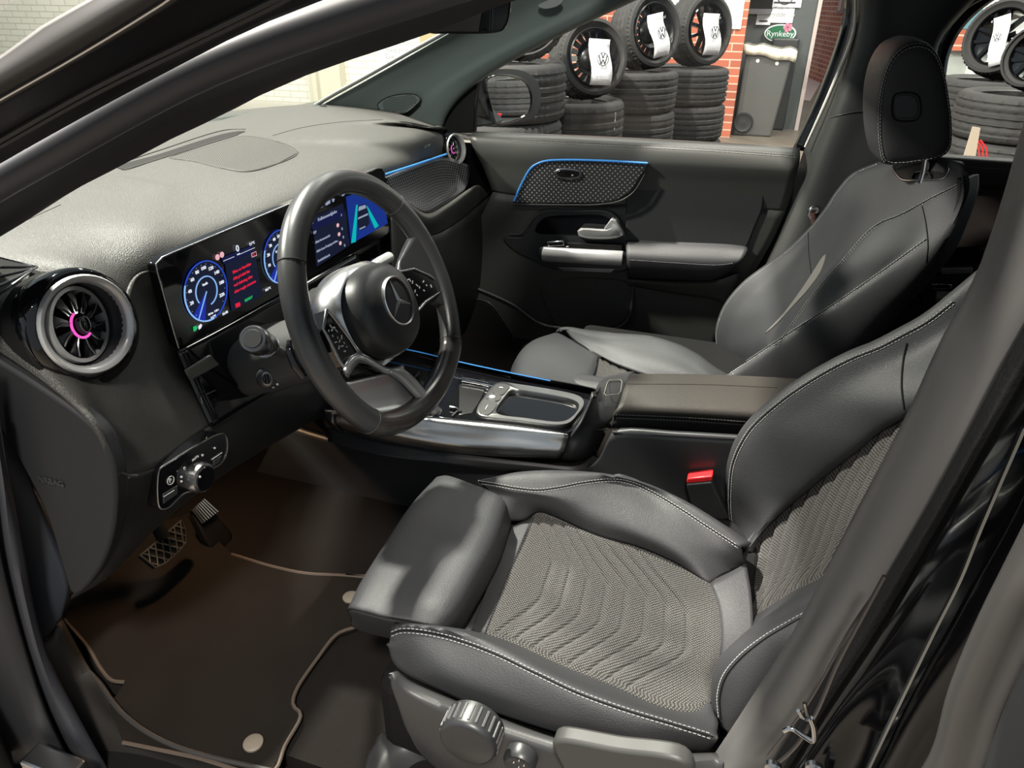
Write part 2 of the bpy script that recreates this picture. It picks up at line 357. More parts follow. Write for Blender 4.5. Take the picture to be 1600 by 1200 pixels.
# posters on the red wall behind the tyres
POSTER = mat('poster_blue', (.42, .52, .68), .4)
for k, (l, r_, zb) in enumerate([((1030, 20), (1068, 20), .95), ((1122, 20), (1161, 20), at(1140, 45, 'x', WX)[2])]):
    y0, y1 = at(*r_, 'x', WX-.01)[1], at(*l, 'x', WX-.01)[1]
    t = thing('wall_poster', ['pale poster on the red brick wall between the two upright black rims', 'white framed pale blue poster high on the brick pillar beside the litter bin'][k], 'poster', (WX, y0, zb), 'posters on the brick wall')
    MB().box((WX-.02, y0, zb), (WX-.002, y1, 2.)).build('white_border', PAPER, t, smooth=False)
    MB().box((WX-.024, y0+.035, zb+.035), (WX-.02, y1-.035, 2.)).build('print', POSTER, t, smooth=False)
    MB().box((WX-.028, y0+.09, zb+.08), (WX-.024, y0+.17, 1.4)).build('printed_figure', INKG, t, smooth=False)
# corridor wall at an angle, pink floor, door frame
A, B = at(1250, 116, 'z', 0), at(1280, 129, 'z', 0); A[2] = B[2] = 0
dr = (B-A)/np.linalg.norm(B-A); L0, L1 = A-dr*.2, A+dr*5.2
P = [L0, L1, L1+V(0, 0, 3), L0+V(0, 0, 3)]
quad('wall_back', P, RBRICK, np.array([(0, 0), (5.4, 0), (5.4, 3), (0, 3)]))
f0 = at(1238, 154, 'z', .004); f1 = at(1266, 157, 'z', .004); f2 = at(1300, 120, 'z', .004); f3 = at(1245, 112, 'z', .004)
quad('trim_3', [f0, f1, f2+V(1.5, 0, 0), f3+V(1.5, 0, 0)], PINKF, np.zeros((4, 2)), d=.003)
nrm = np.cross(dr, V(0, 0, 1)); nrm = nrm if nrm @ (CAMP-A) > 0 else -nrm
lp = on(1302, 5, A+nrm*.05, nrm); lo_ = on(1310, 21, A+nrm*.05, nrm)
t = thing('hanging_panel', 'dark framed panel hanging on the corridor brick wall', 'wall panel', tuple(lo_))
w_ = .2
b = MB(); Q = lo_
b.prism([Q-dr*w_/2, Q+dr*w_/2, Q+dr*w_/2+V(0, 0, 1), Q-dr*w_/2+V(0, 0, 1)], -nrm*.05)
b.build('panel_frame', mat('dark_bronze', (.1, .06, .05), .5), t, smooth=False)
b = MB(); b.prism([Q-dr*w_*.35+V(0, 0, .04), Q+dr*w_*.35+V(0, 0, .04), Q+dr*w_*.35+V(0, 0, .95), Q-dr*w_*.35+V(0, 0, .95)], nrm*.01)
b.build('panel_face', mat('mauve_face', (.3, .17, .15), .4), t, smooth=False)
# grey drinks machine with notices and juice sign
VX = 8.0
vL, vR = at(1166, 60, 'x', VX)[1], at(1268, 60, 'x', VX)[1]
vm = thing('drinks_machine', 'dark grey drinks machine carrying paper notices and a green juice sign', 'machine', (VX, vR, 0))
MB().box((VX, vR, 0), (VX+.5, vL+.3, 2.4)).build('cabinet', mat('machine_grey', (.075, .082, .084), .4), vm, smooth=False)
MB().box((VX-.02, vR-.04, 0), (VX+.04, vR, 2.4)).build('pale_edge', mat('door_frame_pink', (.5, .42, .4), .5), vm, smooth=False)
c0, c1 = at(1172, 0, 'x', VX-.05), at(1206, 14, 'x', VX-.05)
MB().box((VX-.1, c1[1], c1[2]), (VX, c0[1], c1[2]+.5)).build('display_hood', BLACK, vm, smooth=False)
MB().box((VX-.12, c1[1], c1[2]-.05), (VX, c0[1], c1[2])).build('hood_ledge', DSATIN, vm, smooth=False)
def sheetx(nm, pl, pr, x, m, par, d=.01):
    a, c = at(*pl, 'x', x), at(*pr, 'x', x)
    MB().box((x-d, c[1], min(a[2], c[2])), (x, a[1], max(a[2], c[2]))).build(nm, m, par, smooth=False); return a, c
for nm, pl, pr, tx, lab in [('cup_notice', (1206, -30), (1251, 12), 'KAFFE', 'upper white notice with a cup drawing on the drinks machine'),
                        ('paper_notice', (1207, 13), (1238, 36), 'Husk at\nrydde op', 'lower white notice with two printed lines above the green juice sign'),
                        ('leaflet', (1184, 18), (1203, 39), '', 'small white leaflet left of the paper notices on the drinks machine')]:
    t = thing(nm, lab, 'notice', (VX-.01, 0, 0), 'paper notices on the drinks machine')
    t.location = Vector(at(*pr, 'x', VX-.01)); a, c = sheetx('paper', pl, pr, VX-.012 if nm != 'leaflet' else VX-.03, PAPER, t)
    if nm == 'cup_notice':
        m_ = (a+c)/2; z = c[2]; b = MB(); x = VX-.026
        b.disc((x, m_[1], z+.11), (0, 1, 0), (0, 0, 1), [(.085, 0), (.085, .002), (.075, .002), (.075, 0)], 24, caps=False)
        b.box((x-.002, m_[1]-.11, z+.04), (x, m_[1]+.11, z+.055)); b.build('cup_drawing', INK, t, smooth=False)
    elif tx:
        b = MB().text('Husk at', (VX-.024, (a+c)[1]/2, c[2]+.13), (0, -1, 0), (0, 0, 1), .07, align='CENTER')
        b.text('rydde op', (VX-.024, (a+c)[1]/2, c[2]+.06), (0, -1, 0), (0, 0, 1), .07, align='CENTER'); b.build('printed_text', INKG, t, smooth=False)
    else:
        MB().box((VX-.045, c[1]+.03, c[2]+.03), (VX-.04, a[1]-.03, c[2]+.045)).build('printed_line', INK, t, smooth=False)
g = at(1219, 52, 'x', VX-.05); t = thing('juice_sign', 'green oval Rynkeby sign on the drinks machine'.replace('Rynkeby ', 'juice '), 'sign', tuple(g))
GREEN = mat('sign_green', (.015, .13, .06), .35); GX = VX-.05
def oval(b, x, c, ry, rz, d, n=36, mi=0):
    b.disc((x, c[1], c[2]), (0, ry, 0), (0, 0, rz), [(1, 0), (1, d/(ry*rz))], n, mi) if False else b.prism([V(x, c[1]+ry*math.cos(i*2*math.pi/n), c[2]+rz*math.sin(i*2*math.pi/n)) for i in range(n)], V(-d, 0, 0), mi)
b = MB(); oval(b, GX+.04, g, .165, .088, .045); b.build('sign_border', PAPER, t, smooth=False)
b = MB(); oval(b, GX-.004, g, .15, .076, .006); b.build('sign_face', GREEN, t, smooth=False)
MB().text('Rynkeby', (GX-.013, g[1]-.0, g[2]-.03), (0, -1, 0), (0, 0, 1), .082, align='CENTER', ext=.001).build('lettering', PAPER, t, smooth=False)
fc = at(1231, 43, 'x', GX-.02)
b = MB()
for k in range(5): oval(b, GX-.012, V(0, fc[1]+.028*math.cos(k*1.257), fc[2]+.028*math.sin(k*1.257)), .02, .02, .006, 12)
b.build('pink_flower', mat('flower_pink', (.7, .2, .3), .5), t, smooth=False)

# grey wheeled litter bin
BX = 7.38
bt = thing('litter_bin', 'tall grey wheeled bin with a pale bag folded over its rim', 'bin', tuple(at(1172, 210, 'x', BX)))
BING = mat('bin_grey', (.075, .075, .072), .5)
tl, tr, br_, bl = [at(*p, 'x', BX) for p in ((1167, 72), (1240, 88), (1205, 209), (1146, 206))]
tl[2] = tr[2] = (tl[2]+tr[2])/2; bl[2] = br_[2] = 0.0
dd = V(.40, 0, 0); ds = V(.32, 0, 0)
MB().loft([[bl, br_, br_+ds, bl+ds], [tl, tr, tr+dd, tl+dd]]).build('bin_body', BING, bt, smooth=False, bevel=.02, bseg=2)
bagm = mat('bin_bag', (.62, .58, .48), .45, bump=('noise', 12, .6, .02))
r0, r1 = tl+V(-.03, .03, -.02), tr+V(-.03, -.03, -.04)
b = MB(); up = V(0, 0, .13); W2 = V(.58, 0, 0)
n = 14; lowr = [r0*(1-k/n)+r1*k/n+V(-.01*(k % 2), 0, -.06*k/n-.01*math.sin(k*.9)) for k in range(n+1)]; hi = [q+V(.015, 0, .085+.004*math.sin(k*1.7)+.03*k/n) for k, q in enumerate(lowr)]
G = np.array([lowr, [(a+c)/2+V(-.02, 0, 0) for a, c in zip(lowr, hi)], hi, [h+V(.06, 0, -.02) for h in hi], [h+V(.42, 0, 0) for h in hi]])
b.grid(G); b.build('bin_bag', bagm, bt, thick=.01, toward=CAMP)
w = at(1161, 192, 'x', BX-.06)
MB().disc(tuple(w+V(0, 0, 0)), (0, 1, 0), (0, 0, 1), [(.02, .0), (.07, .01), (.09, .0), (.1, .03), (.1, .07), (.02, .07)], 28).build('wheel', RUBBER, bt)
for p in ((1184, 95), (1214, 99)):
    b = MB().disc(tuple(at(*p, 'x', BX-.002)), (0, 1, 0), (0, 0, 1), [(.018, 0), (.018, .012), (.008, .016)], 14); b.build('pale_bolt', PAPER, bt)
t = thing('litter_bin', 'darker bin standing behind the grey wheeled bin', 'bin', tuple(at(1225, 160, 'z', 0)))
k0, k1 = at(1143, 70, 'x', BX+.55), at(1165, 200, 'x', BX+.55)
MB().box((VX-.1, vR+.12, 0), (VX-.01, vR+.4, .95)).build('bin_body', mat('dark_bin', (.03, .032, .033), .4), t, smooth=False, bevel=.02)

# ---- tyres
def tyre_mesh(R, w, ri=None):
    ri = ri or R*.68; h = w/2; pr = [(ri, -h*.72), (ri+.012, -h*.8), (ri*1.02+.02, -h*.86), ((R+ri)/2, -h), (R*.93, -h*.95), (R*.975, -h*.84), (R*.99, -h*.74)]
    prof = list(pr); ny = 5
    for k in range(ny):
        c = -h*.62+k*h*1.24/(ny-1); s = h*.04
        prof += [(R*.995, c-s*1.9), (R*.965, c-s*.9), (R*.965, c+s*.9), (R*.995, c+s*1.9)]
    prof += [(r, -z) for r, z in reversed(pr)] + [(ri*.99, -z_) for z_ in (-h*.5, h*.5)]
    n = 108; G = []
    for j in range(n):
        th = j*2*math.pi/n; k = 1 if j % 2 else 0
        ring = []
        for (r, z) in prof:
            rr = r-(.010 if k and r > R*.972 and abs(z) > h*.3 else .004 if (j//2) % 2 and r > R*.98 else 0)
            ring.append((rr*math.cos(th), rr*math.sin(th), z))
        G.append(ring)
    return MB().grid(np.array(G), cu=True, cv=True)
base_t = thing('tyre', None, 'tyre'); MESH = {}
tm = tyre_mesh(.325, .205).build('tread_and_sidewall', TYRE, base_t)
BEAD = MB().disc((0, 0, 0), (1, 0, 0), (0, 1, 0), [(.222, .0865), (.228, .09), (.234, .0865), (.228, .083)], 48, caps=False)
bd = BEAD.build('bead_ring', mat('tyre_bead', (.02, .02, .02), .5), base_t)
used = [False]
def copy_tree(o, parent=None):
    c = o.copy(); C.objects.link(c); c.parent = parent
    for ch in [x for x in bpy.data.objects if x.parent == o]: copy_tree(ch, c)
    return c
def place_tyre(loc, label, group, s=(1, 1, 1), rz=0.):
    o = base_t if not used[0] else copy_tree(base_t); used[0] = True
    o.location = loc; o.scale = s; o.rotation_euler = (0, 0, rz); return tag(o, label, 'tyre', group)
stacks = [  # x, right-edge px, top px, tyres
    (2.40, (876, 130), (800, 98), 4, 'left stack beside the door mirror'),
    (3.02, (970, 190), (900, 157), 3, 'second stack under the first upright steel rim'),
    (3.64, (1056, 130), (990, 111), 4, 'third stack from the mirror'),
    (4.22, (1137, 130), (1080, 106), 4, 'stack nearest the brick pillar')]
SP = []
ordn = ['bottom', 'second from bottom', 'third from bottom', 'top']
for k, (x, pr, pt, n, nm) in enumerate(stacks):
    R = .305; y = at(*pr, 'x', x)[1]+R*.97; top = at(*pt, 'x', x-.1)[2]; w = top/n
    SP.append((x, y, top))
    for i in range(n):
        lv = ordn[i] if n == 4 else ['bottom', 'middle', 'top'][i]
        place_tyre((x+random.uniform(-.01, .01), y+random.uniform(-.012, .012), w*(i+.5)), 'black tyre lying flat, %s of the %s' % (lv, nm), 'tyres lying in stacks along the wall', (.94, .94, w/.205), random.random()*3)
# upright wheels on the stacks
def logo_ring(b, c, ax, ay, r, az):
    """ring with a V above a W"""
    b.disc(tuple(c), tuple(ax*1.), tuple(ay*1.), [(r, 0), (r, .002), (r*.9, .002), (r*.9, 0)], 32, caps=False)
    def bar(p, q, w=.09):
        p, q = np.array(p)*r, np.array(q)*r; P0 = c+ax*p[0]+ay*p[1]; P1 = c+ax*q[0]+ay*q[1]; wd = ax*r*w
        b.prism([P0-wd, P0+wd, P1+wd, P1-wd], az*.002)
    bar((-.3, .85), (0, .12)); bar((.3, .85), (0, .12))
    bar((-.72, .55), (-.33, -.75)); bar((-.33, -.75), (0, -.02)); bar((0, -.02), (.33, -.75)); bar((.33, -.75), (.72, .55))
def wheel(c, az, lean, kind, label, R=.325, w=.2, sheet=None, rr=.7):
    """standing wheel: axis horizontal at azimuth az (degrees, direction its face looks), leaning back by lean"""
    t = thing('mounted_wheel', label, 'wheel', tuple(c), 'upright wheels on top of the tyre stacks')
    a = math.radians(az); l = math.radians(lean); n = V(math.cos(a)*math.cos(l), math.sin(a)*math.cos(l), math.sin(l))
    h = np.cross(V(0, 0, 1), n); h /= np.linalg.norm(h); u = np.cross(n, h)
    def T(mb): mb.v = [c+v[:, :1]*h+v[:, 1:2]*u+v[:, 2:]*n for v in mb.v]; return mb
    T(tyre_mesh(R, w, R*rr)).build('tyre', TYRE, t)
    r = R*rr
    rm = {'steel': mat('black_steel_rim', (.012, .012, .013), .3), 'alloy': GLOSS, 'silver': SATIN}[kind]
    T(MB().disc((0, 0, 0), (1, 0, 0), (0, 1, 0), [(r*1.03, w*.43), (r*.99, w*.46), (r*.94, w*.4), (r*.9, w*.1), (r*.9, -w*.4), (r*.93, -w*.4), (r*.94, w*.1)], 40, caps=False)).build('rim_barrel', rm, t)
    b = MB()
    if kind == 'steel':
        ns = 18
        b.disc((0, 0, 0), (1, 0, 0), (0, 1, 0), [(r*.62, w*.28), (r*.45, w*.16), (r*.3, w*.26), (r*.12, w*.28), (r*.1, w*.2), (r*.45, w*.1), (r*.62, w*.2)], 36, caps=False)
        for i in range(ns):
            th = i*2*math.pi/ns; e = V(math.cos(th), math.sin(th), 0); q = V(-math.sin(th), math.cos(th), 0)
            b.prism([e*r*.6+q*.012+V(0, 0, w*.26), e*r*.6-q*.012+V(0, 0, w*.26), e*r*.92-q*.016+V(0, 0, w*.16), e*r*.92+q*.016+V(0, 0, w*.16)], V(0, 0, -.01))
    else:
        ns = 5 if kind == 'alloy' else 10
        for i in range(ns):
            for s_ in ((-1, 1) if kind == 'alloy' else (0,)):
                th = i*2*math.pi/ns; t2 = th+s_*.36; e = V(math.cos(th), math.sin(th), 0); f = V(math.cos(t2), math.sin(t2), 0); q = V(-math.sin(th), math.cos(th), 0)
                b.prism([e*r*.16+q*.012+V(0, 0, w*.36), e*r*.16-q*.012+V(0, 0, w*.36), f*r*.93-q*.01+V(0, 0, w*.4), f*r*.93+q*.01+V(0, 0, w*.4)], V(0, 0, -.03))
        b.disc((0, 0, 0), (1, 0, 0), (0, 1, 0), [(.001, w*.4), (r*.2, w*.38), (r*.24, w*.3), (r*.2, w*.1)], 24)
    T(b).build('rim_face', rm, t, smooth=kind != 'alloy')
    if sheet:
        (wd, ht, dx, rot, lab) = sheet
        s = thing('price_sheet', lab, 'price sheet', tuple(c), 'white price sheets hanging on the wheels')
        cr_, sr = math.cos(rot), math.sin(rot); hx = h*cr_+u*sr; ux = -h*sr+u*cr_; cc = c+n*(w*.52)+h*dx-u*.03
        b = MB(); P = []
        for j in range(9):
            v_ = j/8-.5; bend = n*(.02*math.sin(j*.7)+.018)
            P.append([cc+hx*(wd*(k/4-.5))+ux*(ht*v_)+bend for k in range(5)])
        b.grid(np.array(P)); b.build('paper', PAPER, s, thick=.0015, toward=CAMP)
        b = MB(); logo_ring(b, cc+ux*.01+n*.045, hx, ux, wd*.27, n)
        b.build('printed_emblem', INK, s, smooth=False)
        b = MB(); b.text('14.999kr', cc-ux*ht*.39+n*.042, hx, ux, .028, align='CENTER'); b.text('4 stk hjul', cc+ux*ht*.36+n*.045, hx, ux, .022, align='CENTER'); b.build('printed_price', INKG, s, smooth=False)
    return t
def wc(px, py, x): return at(px, py, 'x', x)
def wR(k, px, py, lean):
    x, y, top = SP[k]; c = wc(px, py, x); return c, abs(c[2]-top)/math.cos(math.radians(lean))
c_, R_ = wR(0, 817, 18, 8); wheel(c_, 196, 8, 'silver', 'upright wheel with a silver rim partly hidden by the far front pillar', R=R_, rr=.8)
c_, R_ = wR(1, 918, 93, 12); wheel(c_, 220, 12, 'steel', 'upright black steel wheel on the second stack, first with a price sheet', R=R_, sheet=(.125, .23, .015, -.06, 'white price sheet on the lowest upright wheel'))
c_, R_ = wR(2, 1008, 50, 8); wheel(c_, 231, 8, 'steel', 'upright black steel wheel with a curling price sheet on the third stack', R=R_, sheet=(.125, .235, -.0, .16, 'curling white price sheet on the middle upright wheel'))
c_, R_ = wR(3, 1092, 48, 6); wheel(c_, 229, 6, 'alloy', 'upright gloss black spoked wheel nearest the brick pillar', R=R_, sheet=(.14, .245, .0, -.03, 'white price sheet on the spoked wheel nearest the brick pillar'))
# stickers
t = at(960, 184, 'x', 3.05); st = thing('tyre_sticker', 'small green and white sticker on the top tyre of the second stack', 'sticker', tuple(t))
MB().box((t[0]-.13, t[1]-.03, t[2]-.045), (t[0]-.12, t[1]+.01, t[2]+.045)).build('label', PAPER, st, smooth=False)
# stacks seen through the rear side window
for k, (x, px, top, n, nm) in enumerate([(4.2, 1549, (1530, 128), 4, 'far stack in the rear side window'), (3.4, 1608, (1580, 152), 4, 'near stack in the rear side window')]):
    y = at(px, 150, 'x', x)[1]; tz = at(*top, 'x', x-.3)[2]; w = tz/n; SP.append((x, y, tz))
    for i in range(n): place_tyre((x, y, w*(i+.5)), 'black tyre lying flat, %s of the %s' % (ordn[i], nm), 'tyres lying in stacks along the wall', (1, 1, w/.205), i)
c_, R_ = wR(4, 1572, 62, 14); wheel(c_, 138, 14, 'alloy', 'upright spoked wheel seen through the rear side window', R=R_, sheet=(.09, .28, .03, .35, 'slanting price sheet on the wheel in the rear side window'))
c_, R_ = wR(5, 1628, 92, 12); wheel(c_, 138, 12, 'alloy', 'second upright wheel at the right edge of the rear side window', R=R_, sheet=(.1, .28, .08, .35, 'price sheet cut by the right picture edge'))
# back wall with a window seen there
wallx('wall_left', 6.3, -6, at(1478, 60, 'x', 6.3)[1], 0, 3, mat('grey_wall', (.42, .45, .43), .6), .1)
p, q = at(1497, 10, 'x', 6.2), at(1538, 46, 'x', 6.2)
quad('window_1', [V(6.28, q[1], q[2]), V(6.28, p[1], q[2]), V(6.28, p[1], 2.2), V(6.28, q[1], 2.2)], emi('window_daylight', (.35, .62, .66), .8), np.zeros((4, 2)), d=.02)
p, q = at(1488, 46, 'x', 6.2), at(1527, 80, 'x', 6.2)
b = MB(); P = np.array([V(6.2, q[1], q[2]), V(6.2, p[1], q[2]), V(6.2, p[1], p[2]), V(6.2, q[1], p[2])]); b.add(P, [(0, 1, 2, 3)], 0, P[:, 1:]); o = b.build('trim_4', RBRICK, thick=.08, toward=CAMP, smooth=False); o['kind'] = 'structure'
p, q = at(1530, 60, 'x', 6.), at(1556, 60, 'x', 6.)
b = MB(); b.box((6., q[1], 0), (6.15, p[1], 2.6)); b.build('trim_5', mat('white_post', (.75, .78, .76), .5), smooth=False)['kind'] = 'structure'
# cardboard and red cable by the rear stacks
c0 = at(1500, 236, 'x', 2.9); c1 = at(1530, 200, 'x', 2.9)
c0 = c0+V(-.35, 0, 0)
cb = thing('cardboard_strip', 'pale torn cardboard strip leaning before the rear tyre stacks', 'cardboard', (c0[0], c0[1], 0))
MB().prism([V(2.3, c0[1]+.12, 0), V(2.3, c0[1]-.02, 0), at(1532, 200, 'x', 2.55), at(1520, 198, 'x', 2.55)], V(.01, 0, 0)).build('strip', mat('cardboard', (.32, .26, .2), .8), cb, smooth=False)
rc = thing('red_cable', 'red cables standing by the rear tyre stack', 'cable', tuple(at(1535, 240, 'x', 2.8)))
b = MB()
for k in range(3): b.tube([at(1528+k*7, 243, 'x', 2.8)*V(1, 1, 0), at(1531+k*6, 238, 'x', 2.8), at(1522+k*5, 219, 'x', 2.8)], .004, 8)
b.build('cable', mat('cable_red', (.6, .03, .03), .4), rc)
# ================================================================== THE CAR: body shell
def slab(name, pts, m, parent, ax='x', v=0., d=None, n=0, bevel=.002, smooth=True, thick=.01, bseg=2, P=None):
    """flat plate with the outline pts lying in a plane of the car, given its thickness away from the open side"""
    P = np.array(PL(pts, ax, v)) if P is None else np.array(P)
    if n: P = cr(P, n, closed=True)
    if d is None:
        d = np.zeros(3); i = 'xyz'.index(ax); d[i] = thick*(1 if ax in 'xy' else -1)
    return MB().prism(P, d).build(name, m, parent, smooth=smooth, bevel=bevel, bseg=bseg)
car = thing('car_body', 'black car body with open front door seen around the whole cabin', 'car', (0, 0, 0))
# driver's side front pillar and roof rail
E0 = [(-150, 195), (-60, 128), (0, 88), (60, 43), (140, -2), (230, -50)]
E1 = [(-150, 225), (-60, 160), (0, 125), (100, 68), (215, 0), (300, -50)]
E2 = [(-150, 255), (-60, 190), (0, 156), (120, 88), (240, 15), (350, -55)]
E3 = [(-150, 300), (-60, 250), (0, 216), (150, 132), (300, 58), (420, 0), (520, -50)]
E4 = [(-150, 345), (-60, 293), (0, 256), (150, 172), (300, 92), (400, 42), (500, 2), (640, -50)]
E5 = [(-150, 372), (-60, 318), (0, 280), (100, 222), (200, 164), (300, 111), (400, 68), (560, 12), (720, -40)]
E6 = [(-150, 450), (-60, 396), (0, 362), (100, 300), (180, 256), (270, 207), (330, 180), (400, 146), (480, 108), (578, 74), (620, 60), (660, 46), (700, 31), (775, 3), (860, -32)]
def X_(e, v):
    P = PL(e, 'x', v); return [P[0]+V(0, .33, -.13)]+P+[P[-1]+V(.03, -.2, .055), P[-1]+V(.05, -.5, .07)]
def XB(e, v):
    """a centre-pillar edge, carried on to the roof rail and down to the sill"""
    P = PL(e, 'x', v); return [P[0]+V(.06, -.04, .13)]+P+[P[-1]+V(.0, .035, -.2)]
skin('roof_side_panel', [X_(E0, -.83), X_(E1, -.835), X_(E2, -.825)], mat('pillar_grey_gloss', (.04, .038, .037), .6, spec=.3), car, 40, 12, thick=.02)
skin('pillar_gloss_band', [X_(E2, -.823), X_(E3, -.79), X_(E4, -.765)], mat('pillar_black', (.004, .004, .005), .35, spec=.4), car, 40, 12, thick=.01)
MB().tube(X_(E2, -.828), .0009, 6).build('chrome_edge', SATIN, car)
MB().tube([p for p in X_([(a, b+3) for a, b in E3], -.79)], .0022, 6).tube([p for p in X_([(a, b+13) for a, b in E3], -.783)], .002, 6).build('sealing_lips', RUBBER, car)
seal = MB().tube(X_([(a, (b+c)/2+6) for (a, b), (_, c) in zip(E5, E5)], -.745), .0125, 14)
seal.build('door_seal', SEALH, car)
r6 = X_(E6, -.655)
skin('front_pillar_trim', [X_(E5, -.74), X_([(-150, 400), (-60, 350), (0, 310), (100, 250), (200, 193), (300, 140), (400, 95), (560, 40), (720, -15)], -.705), X_([(-150, 425), (-60, 375), (0, 338), (100, 276), (200, 220), (300, 166), (400, 122), (560, 55), (760, -10)], -.672), r6,
     [p+V(.02, .09, .05) for p in r6]], mat('front_pillar_matt', (.022, .022, .024), .7, spec=.25), car, 44, 30, thick=.004)
# windscreen, header, headliner, floor pan
wb = [V(-.66, .62, 1.045), V(-.35, .85, 1.045), V(0, .92, 1.045), V(.35, .89, 1.047), V(.66, .68, 1.05)]
wt = [V(-.56, -.12, 1.475), V(-.3, -.03, 1.49), V(0, 0, 1.5), V(.3, -.03, 1.49), V(.56, -.12, 1.475)]
G = surf([wb, [(a+b)/2+V(0, .03, .02) for a, b in zip(wb, wt)], wt], 30, 20)
MB().grid(G).build('windscreen', GLASS, car, thick=.005, toward=(0, 0, 0))
MB().box((-.57, -2.2, 1.48), (.57, -.1, 1.52)).build('headliner', HEAD, car, smooth=False, bevel=.01)
MB().box((-.74, -2.2, 1.40), (-.55, -.35, 1.48)).box((.55, -2.2, 1.40), (.74, -.25, 1.48)).build('roof_rails', HEAD, car, bevel=.03, bseg=4)
MB().box((-.69, -2.2, .27), (.74, .62, .39)).build('carpet', CARPET, car, smooth=False)
MB().prism([V(-.69, .60, .3), V(-.69, .60, .39), V(-.69, .86, .72), V(-.69, .9, 1.0), V(-.69, .95, 1.0), V(-.69, .95, .27)], V(1.43, 0, 0)).build('toe_board', CARPET, car, smooth=False)
MB().box((-.80, -2.2, .27), (-.75, -.80, .98)).build('rear_side_panel', PAINT, car, bevel=.02)
MB().prism([V(-.775, -2.1, .98), V(-.775, -.85, .98), V(-.72, -.80, 1.40), V(-.70, -1.7, 1.40)], V(.006, 0, 0)).build('dark_rear_side_glass', GLOSS, car, smooth=False)
MB().box((-.70, -2.25, .3), (.72, -2.2, 1.5)).build('tail_panel', HEAD, car, smooth=False)
MB().box((-.78, -2.2, .05), (.78, .95, .268)).build('underbody', BLACK, car, smooth=False)
wb2 = [V(-.80, .42, 1.03)]+[p+V(0, .015, -.012) for p in wb]+[V(.80, .46, 1.03)]
skin('bonnet', [wb2, [p*V(1, 0, 1)+V(0, 1.35, -.02) for p in wb2], [p*V(.95, 0, 1)+V(0, 1.95, -.12) for p in wb2]], PAINT, car, 30, 16, thick=.02, toward=(0, .5, 5))
skin('firewall', [wb2, [p*V(1, 1, 0)+V(0, .02, .3) for p in wb2]], BLACK, car, 30, 4, thick=.02)
# cowl strip under the glass
skin('cowl_strip', [[(270, 212), (310, 193), (400, 181), (470, 172), (512, 167)], [(270, 196), (310, 186), (400, 172), (470, 163), (500, 157)]], mat('frit', (.02, .025, .024), .35), car, 20, 3, ax='z', v=1.05, thick=.004)
# passenger-side front pillar
Ut = [(500, 166), (560, 133), (640, 88), (720, 42), (790, 2), (860, -40)]
Mt = [(600, 184), (640, 158), (700, 118), (760, 82), (840, 40), (960, -20), (1010, -45)]
Lt = [(688, 206), (692, 188), (710, 160), (750, 124), (830, 77), (900, 42), (990, 0), (1090, -48)]
skin('far_pillar_trim', [PL(Ut, 'x', .63), PL([(548, 178), (600, 145), (670, 102), (740, 60), (810, 22), (920, -38)], 'x', .665), PL(Mt, 'x', .685), PL([(650, 196), (670, 172), (705, 136), (755, 104), (835, 60), (930, 12), (1050, -50)], 'x', .69), PL(Lt, 'x', .71), PL([(a+3, b+1) for a, b in Lt], 'x', .75)], TRIM, car, 40, 30, thick=.004)
MB().tube(PL([(492, 165), (520, 148), (560, 126), (640, 81), (712, 41), (790, -6)], 'x', .615), .0055, 8).build('windscreen_edge_strip', mat('edge_grey', (.12, .125, .12), .4), car)
tw = PL([(590, 164), (604, 153), (630, 147), (652, 149), (657, 155), (648, 166), (634, 176), (612, 176), (594, 172)], 'x', .668)
tw = np.array(tw); tn = np.cross(tw[3]-tw[0], tw[6]-tw[0]); tn /= np.linalg.norm(tn); tn = tn if tn@(CAMP-tw[0]) > 0 else -tn
twp = slab('tweeter_grille', None, TRIM, car, P=cr(tw, 36, True), d=-tn*.012, bevel=.001)
b = MB(); c0 = tw.mean(0)
b.tube(cr(tw, 40, True)+tn*.0005, .0012, 6, closed=True, res=0)
from itertools import product
u_ = (tw[4]-tw[0]); u_ /= np.linalg.norm(u_); w_ = np.cross(tn, u_)
def inside(p2, poly):
    c = False; n = len(poly)
    for i in range(n):
        (x1, y1), (x2, y2) = poly[i], poly[i-1]
        if (y1 > p2[1]) != (y2 > p2[1]) and p2[0] < (x2-x1)*(p2[1]-y1)/(y2-y1)+x1: c = not c
    return c
P2 = [((p-c0)@u_, (p-c0)@w_) for p in cr(tw, 36, True)]
for i, j in product(range(-9, 10), range(-9, 10)):
    q = (i*.0055+(j % 2)*.0027, j*.0042)
    if inside((q[0]*1.12, q[1]*1.12), P2):
        c = c0+u_*q[0]+w_*q[1]+tn*.0005; b.prism([c-u_*.0018-w_*.0009, c+u_*.0018-w_*.0009, c+u_*.0018+w_*.0009, c-u_*.0018+w_*.0009], tn*.0003)
b.build('grille_slots', BLACK, car)
ab = np.array(PL([(840, 9), (850, 3), (872, -3), (880, 1), (872, 9), (850, 14)], 'x', .655))
slab('airbag_badge', None, mat('badge', (.11, .12, .12), .5), car, P=cr(ab, 24, True), d=V(.006, 0, 0), bevel=.001)
